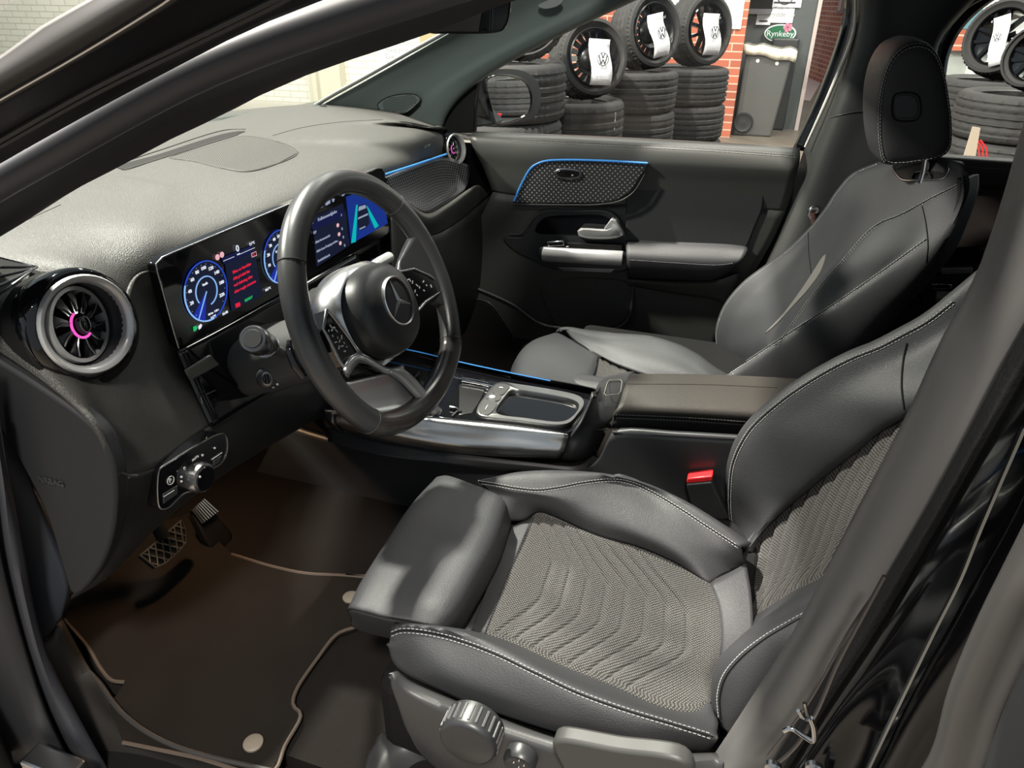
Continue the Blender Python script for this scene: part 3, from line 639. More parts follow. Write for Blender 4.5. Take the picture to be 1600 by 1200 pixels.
# passenger-side centre pillar
fcp_ = skin('far_centre_pillar_trim', [PL([(1332, -40), (1328, 40), (1293, 145), (1256, 235), (1225, 330), (1175, 440), (1110, 570)], 'x', .74), PL([(1340, -40), (1337, 40), (1304, 145), (1266, 240), (1233, 330), (1184, 440), (1122, 570)], 'x', .705), PL([(1356, -40), (1352, 60), (1320, 150), (1287, 240), (1252, 330), (1207, 440), (1150, 570)], 'x', .668),
     PL([(1400, -40), (1395, 60), (1370, 160), (1330, 240), (1300, 330), (1250, 440), (1200, 570)], 'x', .664), PL([(1560, -40), (1500, 16), (1463, 64), (1456, 110), (1458, 180), (1446, 250), (1380, 400), (1300, 570)], 'x', .672), PL([(1566, -36), (1506, 20), (1469, 68), (1462, 110), (1465, 180), (1455, 250), (1385, 405), (1306, 575)], 'x', .72)], mat('centre_pillar_plastic', (.03, .031, .03), .45, spec=.5), car, 44, 30, thick=.004)
skin('far_door_frame_rubber', [PL([(1322, -40), (1316, 30), (1280, 140), (1238, 233)], 'x', .765), PL([(1333, -40), (1329, 40), (1293, 148), (1254, 236)], 'x', .745)], GLOSS, car, 24, 4, thick=.01)
MB().tube(PL([(1337, -10), (1334, 50), (1298, 142), (1258, 230)], 'x', .70), [.002, .0045, .0045, .003], 8).build('bright_window_edge', mat('pale_edge', (.62, .6, .56), .4), car)
MB().tube(PL([(1458, 76), (1470, 55), (1490, 30), (1515, 8), (1545, -8)], 'x', .70), .003, 8).build('rear_window_edge', SATIN, car)
skin('rear_window_rubber', [PL([(1462, 120), (1466, 80), (1490, 36), (1520, 8), (1560, -20)], 'x', .73), PL([(1478, 120), (1484, 86), (1502, 48), (1530, 18), (1570, -10)], 'x', .745)], GLOSS, car, 20, 4, thick=.01)
MB().tube(drape([(1298, 184), (1320, 178), (1345, 174), (1372, 178)], [fcp_], .0), .0016, 8, res=0).build('pillar_seam', PLAST, car)
# driver's side centre pillar
B0 = [(1640, 40), (1612, 150), (1598, 195), (1560, 330), (1520, 440), (1470, 530), (1420, 640), (1330, 812), (1240, 985), (1160, 1112), (1080, 1235)]
B1 = [(1680, 100), (1650, 220), (1618, 290), (1575, 410), (1530, 540), (1475, 650), (1400, 790), (1310, 935), (1220, 1080), (1130, 1235)]
B2 = [(1700, 200), (1660, 320), (1620, 420), (1570, 520), (1505, 655), (1430, 800), (1340, 945), (1250, 1090), (1165, 1235)]
B3 = [(1720, 260), (1680, 360), (1640, 450), (1585, 545), (1520, 670), (1440, 815), (1355, 960), (1265, 1105), (1185, 1235)]
B4 = [(1730, 320), (1690, 420), (1640, 520), (1600, 590), (1530, 710), (1450, 850), (1370, 985), (1285, 1115), (1212, 1235)]
skin('centre_pillar_trim', [[p+V(.05, -.03, 0) for p in XB(B0, -.655)], XB(B0, -.655), XB([(a+14, b+6) for a, b in B0], -.672), XB(B1, -.70), XB(B2, -.712), XB(B3, -.716)], BTRIM, car, 44, 30, thick=.004)
skin('centre_pillar_seal', [XB([(a-3, b-2) for a, b in B3], -.722), XB([(a*.5+c*.5, b*.5+d*.5) for (a, b), (c, d) in zip(cr(np.array(B3, float), 12), cr(np.array(B4, float), 12))], -.735), XB(B4, -.732)], mat('ribbed_rubber', (.018, .018, .018), .6, bump=('noise', 300, .5, .002)), car, 40, 12, thick=.006)
G4 = [(1740, 380), (1700, 480), (1650, 590), (1600, 680), (1540, 800), (1470, 930), (1400, 1060), (1310, 1235)]
G5 = [(1760, 500), (1700, 620), (1640, 720), (1575, 850), (1500, 1000), (1440, 1120), (1385, 1235)]
G6 = [(1780, 640), (1700, 780), (1640, 870), (1600, 945), (1550, 1030), (1505, 1130), (1465, 1235)]
skin('pillar_paint', [XB(B4, -.735), XB([(a+12, b+8) for a, b in B4], -.75), XB(G4, -.775), XB(G5, -.80), XB(G6, -.815), [p+V(-.02, -.06, 0) for p in XB(G6, -.82)]], PAINT, car, 44, 36, thick=.004)
MB().tube(PL([(1600, 668), (1560, 760), (1530, 830), (1500, 905), (1460, 985), (1395, 1120), (1350, 1215)], 'x', -.79), .0016, 6).build('paint_edge_glint', mat('edge_highlight', (.3, .33, .35), .15, 1.), car)  # highlight along the paint edge, put in as a pale metal tube
MB().tube(PL([(1382, 900), (1355, 950), (1310, 1035), (1275, 1115), (1240, 1170), (1185, 1215)], 'x', -.745), .0017, 6).tube(PL([(1382, 905), (1330, 980), (1262, 1100), (1200, 1180)], 'x', -.742), .001, 6).build('crease_glint', DSATIN, car)  # light caught on the body crease, put in as satin tubes
MB().tube(XB([(1720, 700), (1660, 815), (1612, 905), (1570, 985), (1525, 1085), (1480, 1215)], -.86), .0125, 14).build('rear_door_seal', mat('seal_satin', (.05, .048, .047), .35, spec=.5), car)
skin('rear_door_edge', [PL([(1700, 860), (1640, 960), (1600, 1035), (1560, 1130), (1525, 1240)], 'x', -.90), PL([(1800, 900), (1700, 1000), (1660, 1100), (1640, 1240)], 'x', -.96)], mat('door_grey', (.012, .013, .016), .5), car, 20, 8, thick=.01)
# latch striker
st = MB()
c = at(1262, 1150, 'x', -.752)
st.tube(PL([(1225, 1142), (1236, 1138), (1256, 1150), (1270, 1158), (1272, 1140), (1266, 1122)], 'x', -.775), .0022, 8)
st.tube(PL([(1247, 1110), (1255, 1122), (1262, 1126)], 'x', -.775), .0015, 6); st.tube(PL([(1257, 1098), (1260, 1110), (1264, 1122)], 'x', -.775), .0015, 6)
st.build('latch_striker', CHROME, car)
for p in ((1208, 1196), (1272, 1197)): q = at(*p, 'x', -.765); MB().disc(tuple(q), (0, -1, 0), (0, 0, 1), [(.007, 0), (.007, .004), (.004, .006)], 16).build('striker_bolt', SATIN, car)
# lower front door opening, kick panel, sill
skin('door_opening_seal_lower', [PL([(-30, 640), (-12, 760), (0, 850), (22, 950), (45, 1030), (75, 1110), (130, 1215)], 'x', -.735), PL([(-14, 650), (5, 760), (18, 850), (38, 945), (62, 1030), (95, 1105), (150, 1215)], 'x', -.748), PL([(0, 655), (18, 760), (36, 850), (52, 940), (78, 1030), (115, 1105), (175, 1215)], 'x', -.735)], SEALH, car, 30, 14, thick=.01)
skin('outer_body_black', [PL([(-200, 500), (-120, 900), (-60, 1250)], 'x', -.80), PL([(-34, 560), (-14, 760), (0, 870), (35, 1010), (75, 1130), (125, 1230)], 'x', -.752)], RUBBER, car, 24, 6, thick=.006)
skin('kick_trim', [PL([(-8, 600), (14, 760), (32, 860), (50, 950), (62, 1010)], 'x', -.715), PL([(-2, 640), (40, 730), (75, 830), (105, 915), (97, 966)], 'x', -.695)], mat('kick_blue_plastic', (.02, .024, .032), .6, spec=.3, bump=('noise', 900, .15, .0003)), car, 30, 10, thick=.02)
skin('sill_trim', [PL([(58, 1012), (80, 1080), (120, 1160), (180, 1260), (260, 1330)], 'x', -.725), PL([(78, 1000), (108, 1080), (160, 1160), (230, 1240), (330, 1310)], 'x', -.71), PL([(92, 978), (124, 1060), (176, 1130), (262, 1176), (440, 1225)], 'x', -.695), PL([(98, 968, 'z', .45), (138, 1040, 'z', .412), (190, 1118, 'z', .408), (268, 1168, 'z', .406), (440, 1212, 'z', .406)])],
     mat('sill_plastic', (.03, .027, .025), .55, spec=.4), car, 30, 20, thick=.006)
MB().box((-.735, -.9, .27), (-.68, .1, .36)).build('sill_inner', PLAST, car, smooth=False, bevel=.008)
b = MB(); b.box((-.80, .33, .30), (-.765, .42, .345)).build('door_hinge', SATIN, car, smooth=False, bevel=.004)

# ---- interior mirror
mc = at(735, 25, 'x', .02); mn = V(-.45, -.89, -.06); mn /= np.linalg.norm(mn)
mir = thing('rear_view_mirror', 'black interior mirror hanging at the top of the windscreen', 'mirror', tuple(mc))
op = lambda pts, off=0.: [on(a, b_, mc+mn*off, mn) for a, b_ in pts]
slab('housing', None, GLOSS, mir, P=cr(np.array(op([(668, 45), (669, 36), (690, 24), (740, 0), (800, -30), (801, -5), (797, 30), (790, 46), (780, 51), (700, 53), (675, 52)])), 60, True), d=-mn*.035, bevel=.004)
slab('mirror_glass', None, MIRROR, mir, P=cr(np.array(op([(672, 46), (673, 37), (692, 28), (740, 5), (790, -20), (795, -5), (792, 28), (786, 43), (778, 47), (700, 49), (678, 49)], .001)), 60, True), d=-mn*.001, bevel=0)
MB().tube([mc-mn*.02+V(0, 0, .03), mc-mn*.06+V(0, 0, .1), V(.02, .05, 1.46)], .012, 10).build('stalk', BLACK, mir)

# ================================================================== passenger door
door = thing('front_passenger_door', 'closed black front passenger door under the far window', 'car door', (.72, -.1, .4))
DP = mat('door_softtouch', (.045, .046, .043), .44, spec=.5, bump=('noise', 900, .25, .0004))
door_roll = skin('upper_roll', [PL([(737, 205), (900, 211), (1100, 221), (1250, 231)], 'x', .745), PL([(737, 208), (900, 214), (1100, 225), (1250, 236)], 'x', .715), PL([(733, 214), (900, 224), (1100, 236), (1250, 250)], 'x', .692), PL([(742, 236), (900, 246), (1100, 256), (1247, 264)], 'x', .682), PL([(755, 262), (900, 275), (1100, 285), (1240, 292)], 'x', .69), PL([(770, 300), (900, 318), (1100, 322), (1228, 330)], 'x', .70)], DP, door, 40, 30, thick=.01)
b = MB(); stitches(b, drape([(800, 217), (900, 222), (1100, 232), (1248, 243)], [door_roll]), .007, .0045, .0008); stitches(b, drape([(800, 220.5), (900, 225.5), (1100, 235.5), (1248, 246.5)], [door_roll]), .007, .0045, .0008); b.build('stitching', mat('door_thread', (.2, .2, .19), .7), door)
skin('mid_panel', [PL([(770, 300), (900, 318), (1100, 322), (1228, 330)], 'x', .70), PL([(745, 350), (900, 370), (1100, 372), (1207, 376)], 'x', .70), PL([(700, 415), (900, 430), (1100, 420), (1185, 415)], 'x', .702), PL([(680, 470), (900, 480), (1100, 470), (1155, 470)], 'x', .712), PL([(640, 540), (900, 545), (1120, 545)], 'x', .72), PL([(600, 620), (900, 640), (1120, 640)], 'x', .73)], DP, door, 40, 30, thick=.01)
# leather insert and arm rest
slab('leather_insert', [(985, 268), (1015, 258), (1100, 258), (1165, 262), (1190, 282), (1193, 320), (1180, 355), (1162, 395), (1145, 412), (1060, 410), (985, 404), (978, 340)], LEATH, door, v=.694, n=60, bevel=.004)
arm_ = skin('arm_rest', [PL([(978, 372), (1060, 376), (1140, 380), (1165, 384)], 'x', .70), PL([(978, 384), (1060, 388), (1140, 390), (1168, 390)], 'x', .67), PL([(979, 400), (1060, 405), (1130, 408), (1160, 406)], 'x', .648), PL([(980, 416), (1060, 420), (1120, 422), (1152, 414)], 'x', .65), PL([(980, 432), (1060, 436), (1110, 437), (1140, 425)], 'x', .675), PL([(982, 436), (1060, 438), (1110, 439), (1140, 430)], 'x', .70)], LEATH, door, 30, 24, thick=.006)
b = MB(); stitches(b, drape([(984, 406), (1060, 411), (1120, 414), (1148, 411)], [arm_]), .006, .004, .0005); b.build('arm_rest_stitching', mat('grey_thread', (.15, .15, .16), .7), door)
skin('lower_ledge', [PL([(982, 434), (1060, 438), (1120, 436), (1150, 425)], 'x', .69), PL([(982, 438), (1060, 442), (1120, 440), (1155, 427)], 'x', .675), PL([(980, 446), (1060, 460), (1120, 470), (1135, 480)], 'x', .695)], DP, door, 20, 8, thick=.006)
# decor panel with the blue light strip
dec = [(800, 317), (812, 290), (828, 263), (845, 253), (870, 250), (940, 251), (1014, 256), (1003, 272), (985, 300), (965, 312), (940, 317), (870, 318)]
P = np.array(PL(dec, 'x', .676)); y0, z0 = P[:, 1].min(), P[:, 2].min()
b = MB(); Q = np.vstack([P, P+V(.02, 0, 0)]); n = len(P)
b.add(Q, [tuple(range(n)), tuple(range(2*n-1, n-1, -1))]+[(i, i+n, (i+1) % n+n, (i+1) % n) for i in range(n)], 0, Q[:, 1:])
b.build('decor_panel', HEX, door, bevel=.002)
MB().tube(PL([(803, 314), (815, 287), (830, 262), (848, 252.5), (872, 250), (940, 251), (1012, 255)], 'x', .674), .0026, 8).build('blue_light_strip', BLUEL, door)
MB().tube(PL([(800, 319), (870, 320), (940, 319), (968, 314), (990, 300), (1008, 272)], 'x', .676), .002, 6).build('decor_edge', PLASTS, door)
o = [(866, 269), (872, 264), (900, 265), (908, 268), (908, 275), (900, 280), (872, 279), (866, 274)]
slab('seat_button_plate', o, DSATIN, door, v=.672, n=30, thick=.006); slab('seat_buttons', [(870, 269), (875, 266), (899, 267), (905, 270), (904, 275), (898, 277), (875, 276), (870, 273)], GLOSS, door, v=.670, n=30, thick=.006)
MB().text('M', at(893, 275, 'x', .6695), (0, -1, 0), (0, 0, 1), .006).build('button_mark', PAPER, door, smooth=False)
# handle bezel
bz = [(822, 365), (835, 340), (846, 331), (900, 329), (950, 330), (965, 338), (976, 356), (982, 372), (982, 410), (978, 424), (940, 424), (860, 420), (838, 410), (800, 390), (785, 372), (815, 370)]
slab('handle_bezel', bz, PLASTS, door, v=.692, n=90, thick=.02, bevel=.004)
MB().tube(PL([(797, 366), (815, 365), (825, 352), (836, 338), (850, 330), (900, 329), (948, 330), (962, 338), (972, 356), (978, 374)], 'x', .692), .0028, 8).build('bezel_rib', DP, door)
slab('handle_recess', [(836, 362), (848, 342), (900, 336), (945, 338), (960, 350), (968, 368), (900, 366), (850, 366)], GLOSS, door, v=.6905, n=50, thick=.004, bevel=0)
b = MB()
b.loft([cr(np.array(PL(r, 'x', x)), 20, True) for r, x in [([(902, 361), (904, 357), (955, 356), (960, 345), (972, 362), (970, 370), (905, 370)], .69), ([(902, 361), (904, 357), (955, 356), (960, 345), (972, 362), (970, 370), (905, 370)], .668), ([(905, 361), (908, 359), (953, 359), (959, 350), (968, 363), (967, 367), (908, 367)], .662)]])
b.build('door_release_handle', SILV, door)
slab('release_handle_plate', [(944, 356), (955, 342), (962, 345), (974, 368), (966, 371), (946, 370)], SILV, door, v=.664, thick=.02, bevel=.002)
slab('window_switch_plate', [(854, 378), (880, 376), (882, 384), (856, 386)], CHROME, door, v=.662, n=0, thick=.02, bevel=.002)
slab('window_switch', [(857, 379.5), (878, 378), (879, 382.5), (858, 384.5)], BLACK, door, v=.660, n=0, thick=.02, bevel=.001)
# silver pull bar with rounded section
P0, P1 = at(848, 397, 'x', .655), at(973, 404, 'x', .655)
b = MB(); ax_ = (P1-P0)
b.loft([[P0+ax_*t+V(-.0*0, 0, 0)+V(math.cos(a)*.012, 0, math.sin(a)*.021*s) for a in np.arange(14)*2*math.pi/14] for t, s in ((0, .8), (.01, 1), (.99, 1), (1, .9))])
b.build('pull_bar', SILV, door)
slab('pull_bar_housing', [(842, 388), (850, 386), (981, 396), (983, 418), (975, 424), (880, 420), (848, 408)], PLASTS, door, v=.668, n=40, thick=.03, bevel=.004)
slab('pull_cup', [(870, 418), (962, 420), (955, 427), (880, 424)], DSATIN, door, v=.664, thick=.02, bevel=.002)
slab('upper_cup', [(886, 380), (972, 384), (972, 391), (890, 389)], BLACK, door, v=.667, thick=.02, bevel=.001)
slab('map_pocket', [(852, 443), (985, 445), (983, 490), (968, 508), (945, 515), (900, 514), (870, 508), (857, 490), (846, 460)], mat('pocket_grey', (.03, .03, .029), .6), door, v=.70, n=50, thick=.02, bevel=.004)
MB().tube(PL([(720, 440), (800, 475), (845, 506), (880, 513), (945, 516), (972, 508), (985, 490), (988, 445)], 'x', .70), .005, 8).build('pocket_rim', DP, door)
slab('speaker_cover', [(710, 468), (760, 474), (783, 500), (800, 530), (790, 545), (740, 550), (700, 540), (690, 500)], BLACK, door, v=.705, n=40, thick=.02)
MB().tube(PL([(712, 466), (762, 472), (785, 498), (803, 532), (792, 550)], 'x', .703), .0028, 8).build('speaker_rim', PLASTS, door)
# window glass and sail panel
slab('window_glass', None, GLASS, door, P=[at(740, 204, 'x', .76), at(1249, 229, 'x', .76), at(1330, 10, 'x', .74), V(.70, -.55, 1.42), V(.70, -.1, 1.42), at(1000, -5, 'x', .73), at(745, 130, 'x', .75)], d=V(.004, 0, 0), bevel=0, smooth=False)
slab('sail_panel', [(680, 208), (684, 190), (702, 165), (728, 138), (750, 118), (744, 160), (741, 208)], BLACK, door, v=.735, thick=.02)
MB().tube(PL([(741, 208), (744, 165), (748, 122)], 'x', .735), .004, 8).build('sail_edge', GLOSS, door)
# door mirror
dm = thing('door_mirror', 'black passenger door mirror reflecting a stack of tyres', 'mirror', tuple(at(770, 200, 'x', .9)))
c0 = at(795, 155, 'x', .97); nn = V(-.19, -.98, .03); nn /= np.linalg.norm(nn)
op = lambda pts, off=0.: np.array([on(a, b_, c0+nn*off, nn) for a, b_ in pts])
hs = op([(746, 126), (758, 113), (800, 108), (828, 116), (843, 135), (845, 160), (838, 180), (815, 190), (780, 197), (768, 192), (757, 170), (748, 150)])
b = MB(); H = cr(hs, 40, True); m_ = H.mean(0)
b.loft([H*.97+m_*.03+nn*0, H, H-nn*.03, (H-m_)*.9+m_-nn*.09, (H-m_)*.55+m_-nn*.13]); b.build('housing', PLASTS, dm)
b = MB(); g = op([(759, 128), (770, 119), (800, 119), (822, 130), (830, 150), (828, 172), (815, 184), (782, 192), (773, 186), (765, 160)], .004)
b.tube(cr(g, 60, True), .004, 8, closed=True, res=0); b.build('glass_rim', GLOSS, dm)
slab('mirror_glass', None, MIRROR, dm, P=cr(g, 60, True), d=-nn*.002, bevel=0, smooth=False)
slab('mounting_arm', [(738, 160), (762, 150), (775, 195), (738, 200)], PLASTS, dm, v=.86, thick=.1, bevel=.006)

# ---- rear passenger-side door
rd = thing('rear_passenger_door', 'closed black rear door seen between the passenger seat and the near pillar', 'car door', (.72, -1.1, .4))
DB = mat('rear_door_plastic', (.045, .036, .033), .5)
skin('panel', [PL([(1440, 238), (1640, 252)], 'x', .74), PL([(1440, 243), (1640, 257)], 'x', .715), PL([(1440, 266), (1640, 278)], 'x', .70), PL([(1440, 286), (1640, 297)], 'x', .70), PL([(1440, 291), (1640, 300)], 'x', .712), PL([(1380, 385), (1640, 392)], 'x', .71), PL([(1300, 520), (1640, 520)], 'x', .72), PL([(1250, 640), (1640, 640)], 'x', .73)], DB, rd, 20, 40, thick=.01, lin=True)
b = MB(); stitches(b, np.array(PL([(1478, 259), (1600, 266)], 'x', .699)), .006, .004); b.build('stitching', STITCHD, rd)
slab('dark_recess', [(1455, 388), (1540, 388), (1540, 412), (1448, 412)], BLACK, rd, v=.698, thick=.02)
slab('door_release_handle', [(1466, 418), (1520, 418), (1520, 428), (1470, 430)], SILV, rd, v=.69, thick=.02, bevel=.003)
slab('handle_bezel', [(1430, 432), (1540, 428), (1540, 480), (1440, 480)], PLASTS, rd, v=.70, thick=.02, bevel=.004)
slab('window_switch_plate', [(1454, 443), (1488, 444), (1487, 452), (1458, 453)], CHROME, rd, v=.69, thick=.02, bevel=.002)
slab('window_switch', [(1460, 445), (1484, 446), (1483, 450), (1462, 451)], BLACK, rd, v=.688, thick=.02, bevel=.001)
P0, P1 = at(1461, 463, 'x', .68), at(1520, 466, 'x', .68)
MB().tube([P0, P1], .014, 12).build('pull_bar', SILV, rd)
slab('window_glass', None, GLASS, rd, P=[at(1450, 240, 'x', .76), at(1640, 254, 'x', .76), at(1640, -60, 'x', .74), at(1560, -40, 'x', .74), at(1500, 20, 'x', .74), at(1460, 80, 'x', .75)], d=V(.004, 0, 0), bevel=0, smooth=False)
# ================================================================== DASHBOARD
MB().box((.765, -2.2, .2), (.80, .95, .95)).box((-.80, .5, .2), (-.765, .95, .98)).build('body_side', PAINT, car, smooth=False)
dash = thing('dashboard', 'grey-black dashboard with round air vents and wide digital display', 'dashboard', (0, .4, .7))
A_ = lambda *p: at(*p)
cols = [
 [V(-.69, .62, 1.04), V(-.71, .52, 1.045), V(-.715, .42, 1.03), A_(-90, 490, 'x', -.716), A_(0, 550, 'x', -.716), A_(80, 604, 'x', -.716), A_(150, 660, 'x', -.716), A_(187, 742, 'x', -.712)],
 [V(-.62, .68, 1.045), A_(-40, 350, 'z', 1.047), A_(-10, 390, 'z', 1.041), A_(18, 436, 'y', .34), A_(45, 495, 'y', .268), A_(92, 570, 'y', .226), A_(155, 634, 'y', .205), A_(202, 740, 'y', .18)],
 [V(-.52, .75, 1.047), A_(60, 310, 'z', 1.049), A_(70, 380, 'z', 1.043), A_(112, 426, 'y', .28), A_(135, 500, 'y', .246), A_(168, 600, 'y', .218), A_(200, 650, 'y', .205), A_(228, 734, 'y', .19)],
 [V(-.44, .79, 1.047), A_(150, 300, 'z', 1.049), A_(150, 370, 'z', 1.04), A_(186, 422, 'y', .283), A_(203, 470, 'y', .264), A_(216, 570, 'y', .235), A_(238, 640, 'y', .215), A_(262, 716, 'y', .20)],
 [V(-.36, .82, 1.047), A_(250, 290, 'z', 1.047), A_(228, 365, 'z', 1.036), A_(248, 408, 'y', .272), A_(262, 470, 'y', .272), A_(276, 560, 'y', .262), A_(297, 620, 'y', .236), A_(330, 666, 'y', .22)],
 [V(-.2, .87, 1.047), V(-.21, .62, 1.049), V(-.25, .42, 1.042), A_(360, 361, 'y', .272), V(-.28, .29, .95), V(-.28, .29, .88), V(-.28, .28, .80), V(-.28, .26, .74)],
 [V(-.05, .90, 1.047), V(-.04, .65, 1.049), V(-.06, .45, 1.042), A_(450, 323, 'y', .272), V(-.12, .29, .95), V(-.1, .29, .88), V(-.1, .29, .80), V(-.1, .30, .74)],
 [V(.12, .92, 1.047), V(.12, .66, 1.049), V(.11, .46, 1.04), A_(602, 261, 'y', .282), A_(608, 290, 'y', .30), A_(625, 330, 'y', .30), A_(640, 400, 'y', .30), A_(645, 470, 'y', .32)],
 [V(.36, .89, 1.048), A_(550, 192, 'z', 1.05), A_(612, 222, 'z', 1.028), A_(650, 249, 'y', .308), A_(655, 280, 'y', .33), A_(662, 320, 'y', .32), A_(672, 380, 'y', .32), A_(680, 470, 'y', .33)],
 [V(.60, .74, 1.05), A_(622, 191, 'z', 1.045), A_(672, 208, 'z', 1.015), A_(697, 234, 'y', .355), A_(715, 270, 'y', .36), A_(728, 300, 'y', .34), A_(735, 350, 'y', .33), A_(725, 470, 'y', .34)],
 [V(.69, .60, 1.04), A_(662, 198, 'z', 1.03), A_(696, 208, 'y', .40), A_(728, 222, 'y', .37), A_(755, 256, 'y', .33), A_(772, 290, 'y', .30), A_(778, 330, 'y', .29), A_(765, 450, 'y', .33)],
]
cols.append([p+V(.05, .0, -.004) for p in cols[-1]])
Lr = [[c[i] for c in cols] for i in range(8)]
G = np.stack([cr(np.array(r), 110) for r in Lr]); G = np.stack([cr(G[:, u], 90) for u in range(110)], 1)
shell_ = MB().grid(G).build('upper_shell', DASH, dash, thick=.006, toward=CAMP)
# speaker mesh and defroster slots on the top
sp = [(265, 247), (285, 240), (330, 228), (384, 213), (424, 219), (452, 228), (466, 239), (450, 250), (420, 260), (385, 269), (350, 264), (300, 252)]
P = drape(sp, [shell_], .0012, 60, True)
Gs = drape_grid([(265, 247), (300, 236), (340, 225), (384, 213), (424, 219), (466, 239)], [(265, 247), (300, 252), (345, 263), (385, 269), (425, 260), (466, 239)], [shell_], 50, 20, .0012)
MB().grid(Gs, uv=Gs[..., :2].reshape(-1, 2)).build('speaker_mesh', GRILLE, dash, thick=.002, toward=CAMP)
MB().tube(P-V(0, 0, .0006), .0011, 6, closed=True, res=0).build('speaker_rim', DASH, dash)
b = MB()
b.prism(drape([(182, 262), (250, 241), (352, 209), (384, 205), (372, 210), (262, 244), (192, 266)], [shell_], .001, 40, True), V(0, 0, -.004))
b.build('defroster_slot', BLACK, dash, smooth=False)
MB().tube(drape([(178, 259), (250, 235), (350, 204), (384, 202)], [shell_]), .0012, 6, res=0).tube(drape([(195, 266), (262, 245), (372, 211)], [shell_]), .0012, 6, res=0).build('slot_edges', DASH, dash)
MB().tube(drape([(426, 212), (470, 200), (530, 191), (598, 187)], [shell_], .0002), .0007, 6, res=0).build('pad_seam', mat('seam_grey', (.03, .03, .028), .6), dash)
MB().tube(drape([(95, 320), (40, 345), (5, 362), (-30, 372)], [shell_], .0002), .0007, 6, res=0).build('left_pad_seam', mat('seam_dark', (.03, .03, .028), .6), dash)
MB().tube(drape([(246, 420), (216, 432), (202, 455), (199, 500), (202, 545), (196, 574)], [shell_], -.0012), [.001, .0035, .0045, .0045, .004, .001], 10, res=0).build('vent_lip', DASH, dash)
# side defroster
dv = [A_(-60, 392, 'y', .36), A_(0, 403, 'y', .335), A_(58, 417, 'y', .315), A_(0, 459, 'y', .28), A_(-60, 500, 'y', .25)]
b = MB(); b.prism(dv, V(0, .02, 0)); sv = b.build('side_window_vent', BLACK, dash, smooth=False)
b = MB()
for t in (.25, .5, .75): b.tube([dv[1]*(1-t)+dv[3]*t+V(-.05, .0, 0), dv[1]*(1-t)+dv[3]*t+V(0, -.002, 0), dv[2]*.85+(dv[1]*(1-t)+dv[3]*t)*.15+V(0, -.001, 0)], .0014, 6, res=0)
b.build('vent_slats', DSATIN, sv)
MB().tube([dv[1]+V(-.05, 0, .01), dv[1], dv[2], dv[3], dv[3]+V(-.05, 0, -.03)], .0014, 6, res=0).build('vent_outline', DSATIN, sv)

def vent(c, n, R, roll, par, tilt=0.):
    """round turbine vent: outer ring, silver ring, cup, bladed insert with lit ring and hub"""
    n = V(*n)/np.linalg.norm(n); h = np.cross(V(0, 0, 1), n); h /= np.linalg.norm(h); u = np.cross(n, h)
    v0 = MB().disc(c, h, u, [(R*.95, -R*.6), (R*1.02, -.014), (R*1.02, 0), (R*.98, .004), (R*.90, .005), (R*.88, .002), (R*.88, -.01)], 48, caps=False).build('air_vent', GLOSS, par)
    MB().disc(c+n*.001, h, u, [(R*.90, 0), (R*.90, .006), (R*.87, .0085), (R*.80, .0075), (R*.75, .002), (R*.745, -.006)], 48, caps=False).build('silver_ring', SILV, v0)
    MB().disc(c, h, u, [(R*.755, .002), (R*.73, -.010), (R*.70, -.035), (.001, -.045)], 40, caps=False).build('vent_cup', PLASTS, v0)
    n2 = n+h*tilt; n2 /= np.linalg.norm(n2); h2 = np.cross(u, n2); h2 /= np.linalg.norm(h2); u2 = np.cross(n2, h2); c2 = c-n*R*.12
    MB().disc(c2, h2, u2, [(R*.69, -.02), (R*.71, -.004), (R*.69, 0), (R*.62, 0), (R*.60, -.006), (R*.60, -.02)], 40, caps=False).build('insert_rim', SILV, v0)
    MB().disc(c2-n2*.012, h2, u2, [(R*.6, -.002), (R*.6, 0), (.001, 0)], 30).build('vent_back', BLACK, v0)
    b = MB(); e = MB()
    for i in range(10):
        a = i*2*math.pi/10+roll; d = h2*math.cos(a)+u2*math.sin(a); q = np.cross(n2, d)
        b.prism([c2+d*R*.2-q*R*.02, c2+d*R*.61-q*R*.11, c2+d*R*.60+q*R*.09, c2+d*R*.2+q*R*.05], -n2*.006+q*.0)
        e.tube([c2+d*R*.24+n2*.0006, c2+d*R*.42+q*R*.02+n2*.0008, c2+d*R*.58+q*R*.10+n2*.0006], R*.016, 5)
    b.build('vanes', GLOSS, v0, smooth=False); e.build('vane_edges', DSATIN, v0)
    P = [c2+n2*.001+h2*math.cos(a)*R*.24+u2*math.sin(a)*R*.24 for a in np.linspace(math.pi*.6, math.pi*1.65, 16)]
    MB().tube(P, R*.024, 8).build('lit_ring', PINKL, v0)
    hb = cr(np.array([c2+h2*x*R+u2*z*R for x, z in ((-.1, .12), (.06, .16), (.14, .05), (.1, -.14), (-.05, -.17), (-.14, -.05))]), 24, True)
    MB().loft([hb-n2*.012, hb+n2*.003, (hb-c2)*.8+c2+n2*.005]).build('hub', GLOSS, v0)
    MB().tube((hb-c2)*.82+c2+n2*.0055, R*.012, 6, closed=True, res=0).build('hub_outline', DSATIN, v0)
    return v0
lv = A_(133, 507, 'y', .222)
vent(lv, (-.10, -.97, .16), .0605, .2, dash, tilt=.3)
b = MB(); lh = np.cross(V(0, 0, 1), V(-.10, -.97, .16)); lh /= np.linalg.norm(lh); lu = np.cross(V(-.10, -.97, .16), lh)
b.disc(lv+V(.004, .004, -.008), lh, lu, [(.064, -.05), (.0665, -.004), (.064, -.002), (.05, -.002)], 48, caps=False); b.build('vent_socket', BLACK, dash)
vent(A_(710, 233, 'y', .335), (-.25, -.95, .18), .044, .5, dash, tilt=.2)
for p, y, r in (((600, 440), .262, .2), ((633, 412), .262, .6), ((661, 388), .262, 1.)): vent(A_(*p, 'y', y), (0, -.98, .2), .0415, r, dash, tilt=.2)
